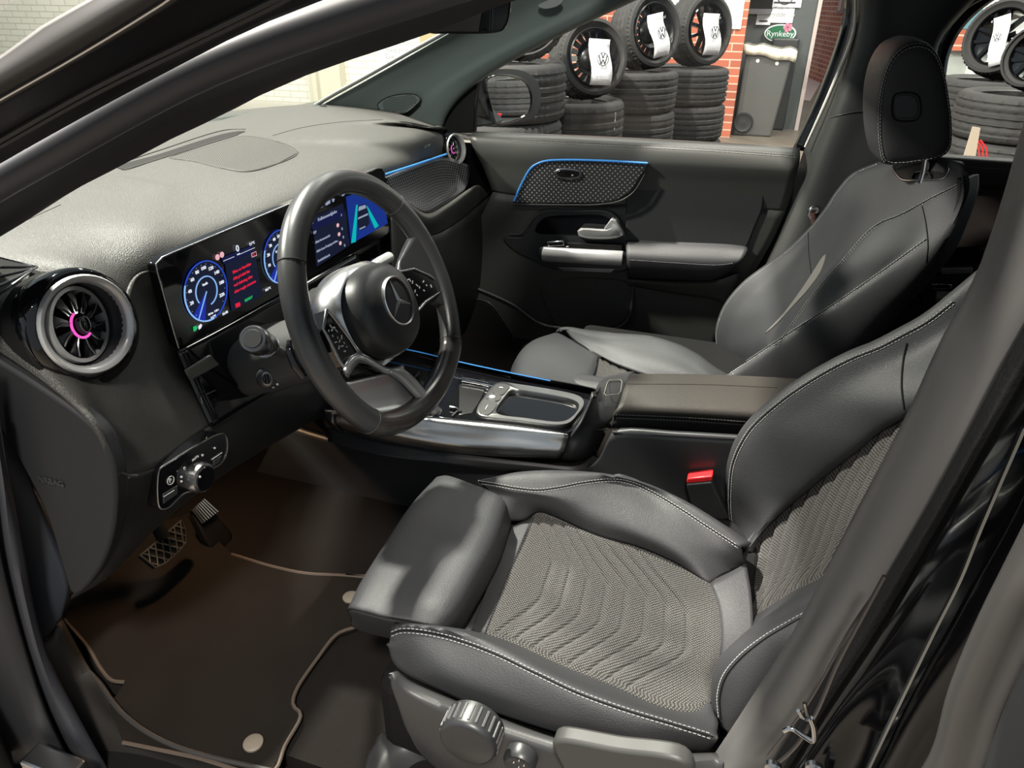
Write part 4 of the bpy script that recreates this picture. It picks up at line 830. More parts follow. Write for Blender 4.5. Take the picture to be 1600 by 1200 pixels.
MB().box((-.02, .268, .77), (.29, .30, .875)).build('vent_panel', GLOSS, dash, smooth=False, bevel=.01)
b = MB(); b.tube([V(-.02, .262, .745), V(.12, .262, .745), V(.28, .265, .745)], .006, 8).tube([A_(606, 408, 'y', .25), A_(607, 414, 'y', .25)], .003, 8); b.build('switch_row', DSATIN, dash)
# passenger fascia
R_ = [[(603, 277, 'y', .262), (650, 258, 'y', .285), (697, 246, 'y', .325), (733, 258, 'y', .318)], [(612, 298, 'y', .258), (650, 293, 'y', .275), (700, 284, 'y', .305), (733, 282, 'y', .303)], [(640, 316, 'y', .25), (663, 332, 'y', .242), (694, 320, 'y', .262), (726, 297, 'y', .287)]]
G = surf(R_, 30, 16); MB().grid(G, uv=uvmetres(G)).build('decor_panel', HEX, dash, thick=.004, toward=CAMP)
MB().tube(PL([(598, 274, 'y', .257), (650, 257, 'y', .28), (697, 241, 'y', .32)]), .0026, 8).build('blue_light_strip', BLUEL, dash)
skin('decor_lip', [PL([(612, 302, 'y', .257), (640, 317, 'y', .249), (663, 333, 'y', .241), (694, 321, 'y', .261), (728, 298, 'y', .286)]), PL([(612, 306, 'y', .25), (640, 322, 'y', .240), (665, 341, 'y', .231), (700, 325, 'y', .25), (746, 289, 'y', .278)]), PL([(612, 330, 'y', .252), (640, 350, 'y', .25), (668, 368, 'y', .25), (712, 350, 'y', .265), (764, 306, 'y', .285)])], DASH, dash, 30, 14, thick=.006)
skin('glovebox_lid', [PL([(612, 330, 'y', .253), (640, 350, 'y', .25), (668, 368, 'y', .25), (712, 350, 'y', .265), (766, 306, 'y', .285)]), PL([(615, 400, 'y', .25), (690, 420, 'y', .255), (775, 380, 'y', .285)]), PL([(610, 470, 'y', .28), (690, 480, 'y', .28), (770, 450, 'y', .30)]), PL([(600, 540, 'y', .38), (690, 560, 'y', .38), (760, 545, 'y', .40)])], mat('glovebox_plastic', (.018, .018, .018), .5), dash, 30, 24, thick=.006)
# ---- the wide display
disp_o = [(246, 424), (244, 413), (254, 402), (272, 394), (430, 328), (588, 263), (597, 263), (602, 272), (606, 310), (610, 350), (606, 366), (596, 373), (440, 459), (300, 541), (287, 546), (278, 540), (272, 520)]
Pd = np.array(PL(disp_o, 'y', .25)); DP_ = slab('wide_display', None, GLOSS, dash, P=Pd, d=V(0, .016, 0), bevel=.002)
MB().tube([p+V(0, .0005, 0) for p in PL([(280, 545), (272, 520), (246, 424), (244, 413), (254, 402), (272, 394), (430, 328), (588, 263), (597, 263), (602, 272)], 'y', .249)], .0011, 8, res=0).build('silver_frame', SATIN, DP_)
Y0 = .2482
def S(px, py, off=0.): return at(px, py, 'y', Y0-off)
XD, ZD = (1, 0, 0), (0, 0, 1)
def poly(name, pts, m, off=0., par=DP_): return MB().prism([S(*p, off) for p in pts], V(0, .0006, 0)).build(name, m, par, smooth=False)
E_SECT = emi('lit_deep_blue', (.01, .03, .42), .8)
def gauge(c, r, nums, needle, unit):
    ang = lambda k: math.radians(222-264*k)
    def arc(a0, a1, rr, w, m, nm, off=.0008):
        MB().tube([c+V(math.cos(a)*rr, -off, math.sin(a)*rr) for a in np.linspace(math.radians(a0), math.radians(a1), 60)], w, 6, res=0, closed=False).build(nm, m, DP_)
    MB().prism([c+V(math.cos(a)*r, 0, math.sin(a)*r) for a in np.arange(48)*2*math.pi/48], V(0, .0005, 0)).build('dial_face', E_DIM, DP_, smooth=False)
    MB().prism([c+V(0, -.0003, 0)]+[c+V(math.cos(a)*r*.97, -.0003, math.sin(a)*r*.97) for a in np.radians(np.linspace(216, 252, 12))], V(0, .0003, 0)).build('lit_sector', E_SECT, DP_, smooth=False)
    arc(0, 360, r, .0009, E_BLUE, 'dial_rim'); arc(150, 275, r, .0011, E_CYAN, 'dial_rim_lit', .001); arc(-80, 210, r*.5, .0009, E_CYAN, 'inner_arc', .001)
    a = math.radians(needle); MB().tube([c+V(0, -.001, 0), c+V(math.cos(a)*r*.99, -.001, math.sin(a)*r*.99)], .0008, 6).build('needle', E_CYAN, DP_)
    b = MB()
    for k, t in nums: a = ang(k); b.text(t, c+V(math.cos(a)*r*.76, -.001, math.sin(a)*r*.78-.002), XD, ZD, .0068, align='CENTER')
    for k in np.linspace(0, 1, 19): a = ang(k); b.prism([c+V(math.cos(a)*r*.9-.0003, -.0008, math.sin(a)*r*.9-.0003), c+V(math.cos(a)*r*.9+.0003, -.0008, math.sin(a)*r*.9-.0003), c+V(math.cos(a)*r*.9, -.0008, math.sin(a)*r*.9+.0005)], V(0, .0003, 0))
    b.text(unit, c+V(0, -.001, r*.22), XD, ZD, .005, align='CENTER'); b.build('dial_numerals', E_WHITE, DP_, smooth=False)
gauge(S(322, 455), .0415, [(.12, '20'), (.23, '40'), (.34, '60'), (.43, '80'), (.52, '100'), (.62, '120'), (.71, '140'), (.83, '180'), (.95, '220')], 232, 'km/h')
gauge(S(438, 401), .0415, [(.13, '10'), (.24, '20'), (.34, '30'), (.43, '40'), (.51, '50'), (.59, '60'), (.7, '80'), (.9, '100')], 232, '% POWER')
poly('info_field', [(352, 412), (398, 393), (410, 462), (362, 486)], E_DIM)
poly('info_header', [(346, 403), (394, 383), (398, 394), (350, 413)], E_NAVY)
b = MB()
for p in PL([(348, 410), (396, 390)]): pass
b.tube([S(349, 408, .0008), S(366, 401, .0008)], .00035, 5); b.tube([S(375, 397, .0008), S(398, 387, .0008)], .00035, 5)
b.text('0', S(372, 393, .0008), XD, ZD, .014, align='CENTER'); b.text('km/h', S(373, 398, .0008), XD, ZD, .003, align='CENTER'); b.text('7,1°C', S(394, 382, .0008), XD, ZD, .0055, align='CENTER')
b.text('80 km  1:20 t', S(334, 489, .0008), XD, ZD, .004, align='CENTER'); b.text('16%', S(334, 498, .0008), XD, ZD, .007, align='CENTER'); b.text('16:40', S(352, 491, .0008), XD, ZD, .0055, align='CENTER'); b.text('20,5°C', S(419, 453, .0008), XD, ZD, .005, align='CENTER')
b.build('white_readouts', E_WHITE, DP_, smooth=False)
b = MB()
for i, t in enumerate(['Bilen er køreklar', 'Afbryd altid før', 'ved slukning eller', 'efter nogle minutter']): b.text(t, S(364+i*.9, 428+i*10.2, .0008), XD, ZD, .0062)
b.build('red_message', E_RED, DP_, smooth=False)
b = MB()
for k, p in enumerate(((340, 402), (347, 398))): b.prism([S(*p, .0008)+V(math.cos(a)*.0042, 0, math.sin(a)*.0042) for a in np.arange(20)*math.pi/10], V(0, .0004, 0))
b.build('round_warning_lamps', E_PINK, DP_, smooth=False)
poly('red_indicator', [(368, 475), (375, 472), (376, 478), (369, 481)], E_RED, .0008)
MB().text('READY', S(383, 472, .0008), XD, ZD, .0058).build('ready_lamp', E_GREEN, DP_, smooth=False)
MB().tube([S(*p, .0008) for p in ((393, 396), (400, 393), (401, 399), (394, 402), (393, 396))], .0005, 5, res=0).build('gear_box_outline', E_PINK, DP_)
MB().text('R', S(396, 400, .0008), XD, ZD, .005).build('gear_letter', E_RED, DP_, smooth=False)
MB().prism([S(*p, .0008) for p in ((302, 511), (306, 509), (309, 512), (306, 517), (303, 518))], V(0, .0004, 0)).build('green_light_symbol', E_GREEN, DP_, smooth=False)
MB().prism([S(*p, .0008) for p in ((310, 510), (314, 506), (316, 508), (314, 513), (311, 515))], V(0, .0004, 0)).build('white_light_symbol', E_WHITE, DP_, smooth=False)
# centre screen
poly('menu_field', [(489, 340), (536, 318), (547, 383), (495, 417)], E_DIM)
poly('menu_row_highlight', [(487, 346), (537, 326), (539, 339), (489, 360)], E_NAVY, .0003)
poly('picture_field', [(541, 308), (594, 286), (606, 349), (549, 381)], E_MID)
poly('teal_beam', [(557, 320), (559, 320), (556, 378), (549, 380)], E_TEAL, .0008); poly('teal_beam', [(571, 322), (574, 322), (592, 353), (586, 357)], E_TEAL, .0008)
poly('car_picture_body', [(560, 322), (571, 318), (576, 332), (577, 350), (571, 357), (561, 360), (559, 345)], E_DIM, .0009)
b = MB()
for pts in ([(560, 330), (572, 325), (571, 320), (561, 323)], [(559, 343), (575, 336), (575, 333), (560, 340)], [(562, 359), (571, 355), (571, 353), (562, 357)]): b.prism([S(*p, .0014) for p in pts], V(0, .0003, 0))
b.build('car_picture_lights', E_GREY, DP_, smooth=False)
b = MB()
b.text('Kollisionsundgåelse', S(497, 346, .0008)+V(0, 0, 0), XD, ZD, .0078)
for i, t in enumerate(['ESP', 'Aktiv bremseassist', 'Aktiv Lane Keeping-assiste...', 'Dødvinkelassist']): b.text(t, S([490, 493, 495, 497][i], [366, 381, 395, 410][i], .0008), XD, ZD, .0062)
for i in range(3): b.text('0', S(534+2*i, 360+13*i, .0008), XD, ZD, .0075)
b.text('‹', S(488, 350, .0008), XD, ZD, .01); b.text('›', S(533, 338, .0008), XD, ZD, .01)
for pts in ([(502, 319), (505, 323), (502, 325), (500, 320)], [(508, 315), (512, 314), (513, 320), (509, 321)], [(512, 314), (516, 313), (516, 318), (513, 319)], [(519, 311), (523, 310), (522, 315), (520, 316)], [(534, 305), (539, 303), (538, 305), (535, 307)]): b.prism([S(*p, .0008) for p in pts], V(0, .0004, 0))
b.build('menu_text', E_GREY, DP_, smooth=False)
b = MB()
for i in range(3): b.prism([S(528+2*i, 352+14*i, .0008)+V(math.cos(a)*.004, 0, math.sin(a)*.0036) for a in np.arange(20)*math.pi/10], V(0, .0004, 0))
b.build('pink_status_dots', E_PINK, DP_, smooth=False)
# gloss panel and its painted reflection under the display
skin('piano_black_panel', [PL([(278, 549, 'y', .246), (350, 512, 'y', .246), (440, 462, 'y', .246), (560, 396, 'y', .246)]), PL([(300, 600, 'y', .236), (360, 570, 'y', .236), (450, 520, 'y', .24), (570, 440, 'y', .245)]), PL([(331, 668, 'y', .214), (390, 630, 'y', .216), (480, 580, 'y', .23), (580, 510, 'y', .25)])], GLOSS, dash, 30, 16, thick=.004)
slab('panel_reflection', [(289, 579), (330, 554), (348, 568), (299, 597)], mat('reflection_grey', (.1, .1, .09), .25), dash, 'y', .2375, thick=.004)  # grey slab painted in for a reflection on the gloss panel
MB().tube(PL([(326, 536), (330, 550), (350, 575), (372, 604), (392, 622)], 'y', .226), .002, 6).build('panel_edge', GLOSS, dash)
b = MB(); b.tube(PL([(323, 616), (336, 610)], 'y', .222), .001, 6); b.tube(PL([(313, 620), (316, 630)], 'y', .22), .0012, 6); b.build('panel_marks', SATIN, dash)
# knee panel, lower edge and end cap
skin('knee_panel', [PL([(189, 744, 'x', -.706), (226, 735, 'y', .19), (262, 717, 'y', .20), (330, 667, 'y', .215), (400, 625, 'y', .22), (500, 568, 'y', .23), (580, 520, 'y', .26)]),
    PL([(184, 800, 'x', -.706), (230, 770, 'y', .20), (290, 735, 'y', .215), (350, 700, 'y', .225), (420, 655, 'y', .23), (500, 610, 'y', .24), (590, 570, 'y', .27)]),
    PL([(160, 875, 'x', -.700), (210, 838, 'y', .225), (262, 795, 'y', .235), (320, 755, 'y', .24), (420, 690, 'y', .25), (500, 645, 'y', .26), (590, 610, 'y', .29)]),
    PL([(112, 936, 'x', -.69), (170, 900, 'y', .29), (240, 828, 'y', .26), (320, 762, 'y', .25), (420, 697, 'y', .26), (500, 652, 'y', .27), (590, 618, 'y', .30)]),
    PL([(112, 930, 'x', -.66), (180, 890, 'y', .36), (245, 825, 'y', .34), (320, 760, 'y', .34), (420, 695, 'y', .34), (500, 650, 'y', .34), (590, 615, 'y', .36)])], mat('knee_plastic', (.02, .021, .022), .5, spec=.45, bump=('noise', 900, .2, .0004)), dash, 50, 40, thick=.004)
MB().tube(PL([(187, 737), (200, 742), (217, 743)], 'x', -.708), .0012, 6).build('panel_joint', BLACK, dash)
cap = [(-40, 545), (0, 567), (75, 615), (145, 668), (171, 712), (179, 745), (176, 830), (150, 898), (113, 930), (98, 890), (70, 800), (30, 720), (-10, 650)]
slab('end_cap', cap, mat('end_cap_plastic', (.014, .015, .017), .6, spec=.3), dash, v=-.718, n=70, thick=.02, bevel=.004)
ec = A_(60, 752, 'x', -.7195); ed = A_(104, 762, 'x', -.7195)-ec; ed /= np.linalg.norm(ed); eu_ = np.cross(V(-1, 0, 0), ed)*-1
eu_ = eu_ if eu_[2] > 0 else -eu_
MB().text('AIRBAG', ec, ed, eu_, .0115, ext=.0006).build('embossed_word', PLASTS, dash, smooth=False)
# light switch panel
KP = .188
o = [(247, 742), (250, 733), (262, 724), (340, 679), (351, 679), (355, 690), (353, 712), (345, 724), (328, 736), (320, 754), (302, 767), (288, 771), (262, 794), (251, 795), (247, 785)]
lp_ = slab('light_switch_panel', o, GLOSS, dash, 'y', KP, n=80, thick=.03, bevel=.001)
MB().tube(cr(np.array(PL(o, 'y', KP-.0005)), 90, True), .0011, 6, closed=True, res=0).build('silver_outline', SATIN, lp_)
kc = A_(306, 744, 'y', KP)
kn = MB().disc(kc, (1, 0, 0), (0, 0, 1), [(.0205, 0), (.0205, .008), (.0195, .0135), (.0165, .015), (.001, .015)], 40).build('light_knob', SATIN, lp_)
MB().disc(kc+V(0, -.0152, 0), (1, 0, 0), (0, 0, 1), [(.0165, 0), (.016, .0012), (.001, .0012)], 36).build('knob_face', GLOSS, lp_)
b = MB(); b.text('AUTO', A_(301, 721, 'y', KP-.001), XD, ZD, .0042); b.text('P', A_(265, 755, 'y', KP-.001), XD, ZD, .008)
b.tube([A_(265, 752, 'y', KP-.001)+V(math.cos(a)*.0055+.002, 0, math.sin(a)*.0055) for a in np.linspace(0, 6.28, 16)], .0005, 5, res=0)
for p in ((288, 731), (288, 732), (316, 711), (335, 700), (283, 745), (283, 752), (329, 728), (312, 745)):
    q = A_(*p, 'y', KP-(.001 if p != (312, 745) else .017)); b.disc(q, (1, 0, 0), (0, 0, 1), [(.0016, 0), (.0012, .0006), (.0016, .0012)], 8)
b.tube([A_(256, 776, 'y', KP-.001), A_(272, 766, 'y', KP-.001)], .0006, 5); b.tube([A_(331, 718, 'y', KP-.001), A_(347, 707, 'y', KP-.001)], .0006, 5)
b.build('switch_symbols', mat('symbol_grey', (.5, .5, .5), .5), lp_, smooth=False)
slab('switch_key', [(255, 772), (278, 758), (278, 772), (256, 788)], PLASTS, lp_, 'y', KP-.001, thick=.003, bevel=.001)
slab('switch_key', [(334, 719), (346, 712), (344, 722), (334, 729)], PLASTS, lp_, 'y', KP-.001, thick=.003, bevel=.001)
# decor: small raised mark on the passenger side of the pad
MB().text('AIRBAG', A_(664, 232, 'y', .305), XD, ZD, .009).build('embossed_word', DASH, dash, smooth=False)
# ================================================================== STEERING WHEEL
WC = V(-.375, .01, .94); _t = math.radians(22); wx = V(1, 0, 0); wu = V(0, math.sin(_t), math.cos(_t)); wn = V(0, -math.cos(_t), math.sin(_t))
L_ = lambda x, u, h=0.: WC+wx*x+wu*u+wn*h
def WP(pts, h=0.): return np.array([on(a, b_, WC+wn*h, wn) for a, b_ in pts])
sw = thing('steering_wheel', 'black leather flat-bottomed steering wheel with silver spokes and star emblem', 'steering wheel', tuple(WC))
def rimc(n=160):
    P = []
    for i in range(n):
        a = i*2*math.pi/n+math.pi/2; x, u = .1705*math.cos(a), .1705*math.sin(a)
        if u < -.12: u = -.12-(abs(u)-.12)*.62
        P.append((x, u))
    return np.array(P)
rc_ = rimc(); RP = [L_(x, u) for x, u in rc_]
# rim as two leather kinds: one closed tube, smooth bottom segment over it
MB().tube(cr(np.array(RP), 160, True), .0163, 20, closed=True, flat=1.0, res=0).build('rim', LEATHW, sw)
bot = [p for p, (x, u) in zip(RP, rc_) if u < -.108]
MB().tube(bot, .0168, 20, res=0, caps=True).build('rim_lower_segment', mat('smooth_rim', (.03, .027, .025), .25, spec=.6), sw)
b = MB()
for (sx, su) in ((-.135, .104), (-.128, -.112), (.130, .110), (.128, -.112), (.150, -.08), (-.05, -.151), (.06, -.151)):
    k = int(np.argmin(((rc_-np.array([sx, su]))**2).sum(1))); T = V(*(RP[(k+1) % 160]-RP[k-1])); T /= np.linalg.norm(T); A = np.cross(T, wn)
    if (sx, su) in ((-.05, -.151), (.06, -.151), (.150, -.08)): continue
    b.tube([RP[k]+(A*math.cos(a)+wn*math.sin(a))*.0165 for a in np.arange(24)*2*math.pi/24], .0009, 5, closed=True, res=0)
b.build('rim_seams', STITCHD, sw)
b = MB(); inn = np.array([p+(WC-p)/np.linalg.norm(WC-p)*.0158+wn*.004 for p in RP]); stitches(b, np.vstack([inn, inn[:1]]), .0055, .0035, .0007, off=wn*.001); b.build('rim_stitching', STITCHD, sw)
# airbag pad and emblem
def sup(cx, cu, a, b_, h, n=48, p=2.3):
    out = []
    for i in range(n):
        t = i*2*math.pi/n; c, s = math.cos(t), math.sin(t)
        out.append(L_(cx+a*math.copysign(abs(c)**(2/p), c), cu+b_*math.copysign(abs(s)**(2/p), s)*(1.06 if s < 0 else .96), h))
    return np.array(out)
MB().loft([sup(0, -.004, .066*s, .063*s, h) for s, h in ((.92, -.05), (1, -.028), (1.015, -.012), (1.0, 0), (.955, .010), (.87, .017), (.72, .022), (.5, .025), (.25, .0262), (.02, .0265))]).build('airbag_cover', PLAST, sw)
em = MB().disc(L_(0, -.0, .022), wx, wu, [(.0335, 0), (.0335, .0045), (.0325, .0058), (.031, .0045), (.031, .003), (.001, .0035)], 48)
em.build('emblem_disc', mat('emblem_back', (.05, .04, .036), .18, spec=.6), sw)
b = MB().disc(L_(0, 0, .022), wx, wu, [(.0342, .001), (.0342, .0055), (.0332, .0068), (.0316, .0055), (.0316, .003)], 48, caps=False)
c0 = L_(0, 0, .0285)
for k in range(3):
    a = math.pi/2+k*2*math.pi/3; d = wx*math.cos(a)+wu*math.sin(a); q = np.cross(wn, d)
    tip = L_(0, 0, .0265)+d*.031; l = L_(0, 0, .0262)+q*.004-d*.001; r = L_(0, 0, .0262)-q*.004-d*.001
    b.add([tip, l, c0+wn*.0012, r], [(0, 1, 2), (0, 2, 3)])
b.build('star_emblem', mat('star_chrome', (.8, .8, .8), .3, 1.), sw, smooth=False)
# silver hub housing and spokes
MB().loft([sup(0, -.004, .085*s, .07*s, h) for s, h in ((.8, -.07), (1, -.055), (1.0, -.022), (.9, -.013), (.85, -.015))]).build('hub_housing', SATIN, sw)
for s, poly_, h in ((1, [(604, 433), (622, 425), (645, 420), (668, 430), (696, 448), (690, 454), (664, 472), (652, 486), (640, 470), (620, 450)], .004), (-1, [(509, 484), (520, 497), (545, 530), (558, 551), (548, 558), (536, 574), (529, 563), (510, 525), (504, 515)], -.001)):
    P = WP(poly_, h); m_ = P.mean(0)
    sp_ = slab('spoke_switch_pod', None, GLOSS, sw, P=P, d=-wn*.02, bevel=.0015)
    MB().tube((np.vstack([P, P[:1]]) if s < 0 else P[:8])+wn*.0012, .0019, 8, res=0).build('silver_bezel', SATIN, sp_)
    b = MB(); rr = random.Random(3 if s > 0 else 5)
    pts = [(620, 431), (629, 433), (637, 437), (644, 441), (627, 442), (634, 445), (640, 438), (661, 440), (666, 446), (673, 447), (651, 446), (662, 454), (641, 451), (648, 455), (651, 461), (655, 449), (631, 438)] if s > 0 else [(516, 510), (521, 512), (518, 516), (525, 517), (519, 525), (527, 528), (533, 527), (530, 533), (537, 536), (541, 542), (534, 541), (538, 549), (529, 543), (524, 535), (513, 517)]
    for p in pts:
        q = WP([p], h)[0]+wn*.0006; a = rr.random()*3; e = wx*math.cos(a)+wu*math.sin(a); f = np.cross(wn, e); l, w_ = rr.uniform(.0012, .0028), rr.uniform(.0006, .0011)
        b.prism([q-e*l-f*w_, q+e*l-f*w_, q+e*l+f*w_, q-e*l+f*w_], wn*.0003)
    b.build('switch_symbols', PAPER, sp_, smooth=False)
# leather flares where the spokes meet the rim
for s in (1,):
    R4 = [[L_(s*x, u, h) for x, u in pts] for pts, h in (([(.158, .062), (.166, .02), (.164, -.03), (.152, -.065)], .008), ([(.135, .052), (.135, .02), (.135, -.02), (.135, -.05)], .002), ([(.10, .034), (.09, .02), (.09, -.015), (.10, -.038)], -.012))]
    skin('spoke_leather', R4, LEATHW, sw, 20, 14, thick=.018)
# lower silver blade
Rb = [WP([(522, 606), (535, 603), (560, 596), (604, 585)], .002), WP([(532, 618), (560, 612), (600, 604), (632, 597)], -.004), WP([(560, 640), (600, 634), (635, 625), (655, 618)], -.006), WP([(600, 652), (630, 648), (660, 642), (675, 642)], .004)]
skin('lower_spoke_blade', Rb, mat('blade_silver', (.55, .55, .56), .28, .7), sw, 24, 20, thick=.006)
skin('lower_spoke_blade', [WP([(606, 584), (625, 596), (650, 622), (676, 650)], .004), WP([(612, 580), (632, 590), (658, 618), (683, 646)], .010), WP([(626, 573), (645, 588), (668, 614), (690, 640)], .006), WP([(628, 578), (646, 594), (668, 620), (688, 646)], -.012)], SILV, sw, 20, 12, thick=.004)
skin('silver_collar', [WP([(536, 577), (548, 558), (562, 552), (585, 562), (606, 574), (630, 570)], .004), WP([(541, 580), (552, 563), (563, 560), (585, 571), (608, 583), (632, 576)], .008), WP([(545, 590), (556, 572), (566, 566), (586, 577), (608, 587), (628, 582)], -.004)], SILV, sw, 24, 8, thick=.004)
skin('dark_infill', [WP([(537, 580), (560, 567), (606, 583)], -.008), WP([(548, 593), (575, 590), (604, 585)], -.008)], GLOSS, sw, 12, 4, thick=.006)
# shift paddle behind the rim
MB().tube(list(WP([(452, 532), (452, 545), (459, 565), (475, 589)], -.035)), [.003, .005, .006, .005], 10, flat=.6).build('shift_paddle', GLOSS, sw)
MB().tube([L_(0, 0, -.05), L_(0, 0, -.1)], .05, 24).build('hub_neck', BLACK, sw)

# ---- steering column with stalks
col = thing('steering_column', 'dark grey steering column cover behind the wheel', 'steering column', (-.375, .2, .85))
def cs(y, cz, w, h, k=.0):
    P = []
    for i in range(28):
        t = i*2*math.pi/28; c, s = math.cos(t), math.sin(t)
        P.append(V(-.375+w*math.copysign(abs(c)**.7, c), y, cz+h*math.copysign(abs(s)**.7, s)))
    return P
CG = mat('column_grey', (.06, .061, .06), .5, spec=.45, bump=('noise', 700, .3, .0005))
MB().loft([cs(.085, .875, .045, .035), cs(.09, .875, .055, .043), cs(.13, .858, .06, .046), cs(.18, .838, .064, .048), cs(.27, .805, .068, .05)]).build('column_cover', CG, col)
cc_ = bpy.data.objects['column_cover']
for nm, tip, base, r in (('indicator_stalk', A_(396, 530, 'y', .105), A_(440, 552, 'y', .14), .013), ('gear_stalk', A_(608, 402, 'y', .15), A_(500, 464, 'y', .14), .0085)):
    s_ = MB().tube([base, base*.6+tip*.4, tip], [r*.6, r*.7, r], 16).build(nm, CG, col)
    d = (tip-base)/np.linalg.norm(tip-base)
    if nm == 'indicator_stalk':
        MB().tube([base*.35+tip*.65, base*.2+tip*.8, tip, tip+d*.003], [r*.9, r*1.35, r*1.35, r*1.2], 20, res=0).build('stalk_knob', DSATIN, s_)
        MB().tube([tip+d*.002, tip+d*.005], [r*.95, r*.85], 18, res=0).build('knob_button', PLAST, s_)
        MB().tube([base*.45+tip*.55, base*.4+tip*.6], r*1.25, 18).build('chrome_collar', CHROME, s_)
    else: MB().tube([base*.35+tip*.65, base*.3+tip*.7, tip], [r*.9, r*1.2, r*1.15], 16).build('stalk_knob', SILV, s_)
aj = hit(418, 590, [cc_], .001); an = CAMP-aj; an /= np.linalg.norm(an); an = an+V(-.2, 0, -.2); an /= np.linalg.norm(an); ah = np.cross(V(0, 0, 1), an); ah /= np.linalg.norm(ah); av = np.cross(an, ah)
MB().disc(aj, ah, av, [(.0155, -.01), (.0155, .001), (.0135, .003), (.001, .003)], 24).build('adjuster_base', PLASTS, col)
MB().disc(aj+an*.003, ah*.7, av, [(.0105, 0), (.0105, .003), (.008, .004), (.0075, .001)], 24, caps=False).build('adjuster_ring', DSATIN, col)
MB().tube([aj+an*.004+av*.007, aj+an*.005, aj+an*.004-av*.007], .0025, 8).build('adjuster_key', GLOSS, col)
for p in ((427, 603), (434, 599)):
    q = hit(*p, [cc_], .0015); MB().disc(q, ah, av, [(.0025, 0), (.0018, .001), (.0005, .001)], 10).build('adjuster_mark', SATIN, col)

# ---- pedals
PB = mat('warm_steel', (.62, .55, .45), .3, 1.)
bp_ = thing('brake_pedal', 'wide steel brake pedal with a diamond pattern of rubber lines', 'pedal', tuple(A_(255, 850, 'y', .43)))
P = np.array(PL([(219, 868), (252, 840), (283, 813), (290, 828), (290, 848), (279, 862), (258, 880), (243, 887)], 'y', .50)); tl = V(0, .0, 0)
pn = V(0, -.8, .6); P = np.array([on(a, b_, A_(255, 850, 'y', .43), pn) for a, b_ in [(219, 868), (252, 840), (283, 813), (290, 828), (290, 848), (279, 862), (258, 880), (243, 887)]])
slab('pedal_pad', None, BLACK, bp_, P=P, d=-pn*.012, bevel=.002)
b = MB(); m_ = P.mean(0); e1 = V(1, 0, 0); e2 = np.cross(pn, e1); P2 = [((p-m_)@e1, (p-m_)@e2) for p in P]
def clip(p, d, poly2):
    ts = []; n = len(poly2)
    for i in range(n):
        a, c = np.array(poly2[i]), np.array(poly2[(i+1) % n]); M = np.array([d, a-c]).T
        if abs(np.linalg.det(M)) < 1e-9: continue
        t, s = np.linalg.solve(M, a-p)
        if 0 <= s <= 1: ts.append(t)
    return (min(ts), max(ts)) if len(ts) > 1 else None
for ang in (55, 125):
    d = np.array([math.cos(math.radians(ang)), math.sin(math.radians(ang))]); q = np.array([-d[1], d[0]])
    for k in range(-7, 8):
        t = clip(q*k*.0125, d, P2)
        if t and t[1]-t[0] > .006:
            a, c = [m_+e1*(q*k*.0125+d*x)[0]+e2*(q*k*.0125+d*x)[1]+pn*.0015 for x in t]; b.tube([a, c], .0013, 5)
b.tube(np.vstack([P, P[:1]])+pn*.001, .0015, 5, res=0); b.build('steel_ribs', PB, bp_)
MB().tube([m_-pn*.01+V(0, 0, .02), m_+V(.03, .1, .2)], .012, 8).build('pedal_arm', BLACK, bp_)
ac = thing('accelerator_pedal', 'narrow ribbed steel accelerator pedal right of the brake', 'pedal', tuple(A_(318, 805, 'y', .44)))
P = [on(a, b_, A_(318, 800, 'y', .44), pn) for a, b_ in [(300, 797), (318, 780), (340, 800), (330, 812), (316, 818)]]
slab('pedal_pad', None, BLACK, ac, P=P, d=-pn*.012, bevel=.002)
b = MB()
for k in range(8):
    t = k/7; a = P[0]*(1-t)+P[1]*t; c = P[4]*(1-t)+P[2]*t; b.tube([a+pn*.002, c+pn*.002], .0016, 5)
b.build('steel_ribs', PB, ac)
Q = [on(a, b_, A_(318, 800, 'y', .44), pn) for a, b_ in [(303, 800), (330, 790), (348, 812), (364, 830), (366, 850), (355, 868), (340, 866), (322, 840)]]
slab('pedal_body', None, BLACK, ac, P=np.array(Q)-pn*.004, d=-pn*.02, bevel=.004)
# ---- mat
fm = thing('floor_mat', 'brown-black velour floor mat with pale piping below the pedals', 'floor mat', (-.5, .3, .33))
mo = [(100, 968), (140, 1015), (158, 1045), (175, 1063), (195, 1066), (170, 1100), (192, 1160), (300, 1182), (425, 1207), (445, 1165), (470, 1116), (458, 1102), (462, 1080), (495, 1030), (528, 990), (566, 976), (620, 940), (600, 905), (540, 899), (480, 896), (430, 886), (362, 866), (300, 800), (200, 830), (120, 900)]
P = np.array(PL(mo, 'z', .402)); b = MB(); b.prism(P, V(0, 0, -.010)); b.build('velour', MATC, fm, bevel=.002)
b = MB(); b.tube(P[:5]+V(0, 0, .0), .0028, 6).tube(P[6:19]+V(0, 0, 0), .0028, 6).tube(P[17:22], .0028, 6); b.build('piping', PIPING, fm)
FB = mat('button_beige', (.2, .17, .135), .5)
for p in ((396, 1162), (548, 934)): MB().disc(A_(*p, 'z', .403), (1, 0, 0), (0, 1, 0), [(.0135, 0), (.0135, .003), (.011, .0045), (.001, .0045)], 28).build('fastening_button', FB, fm)
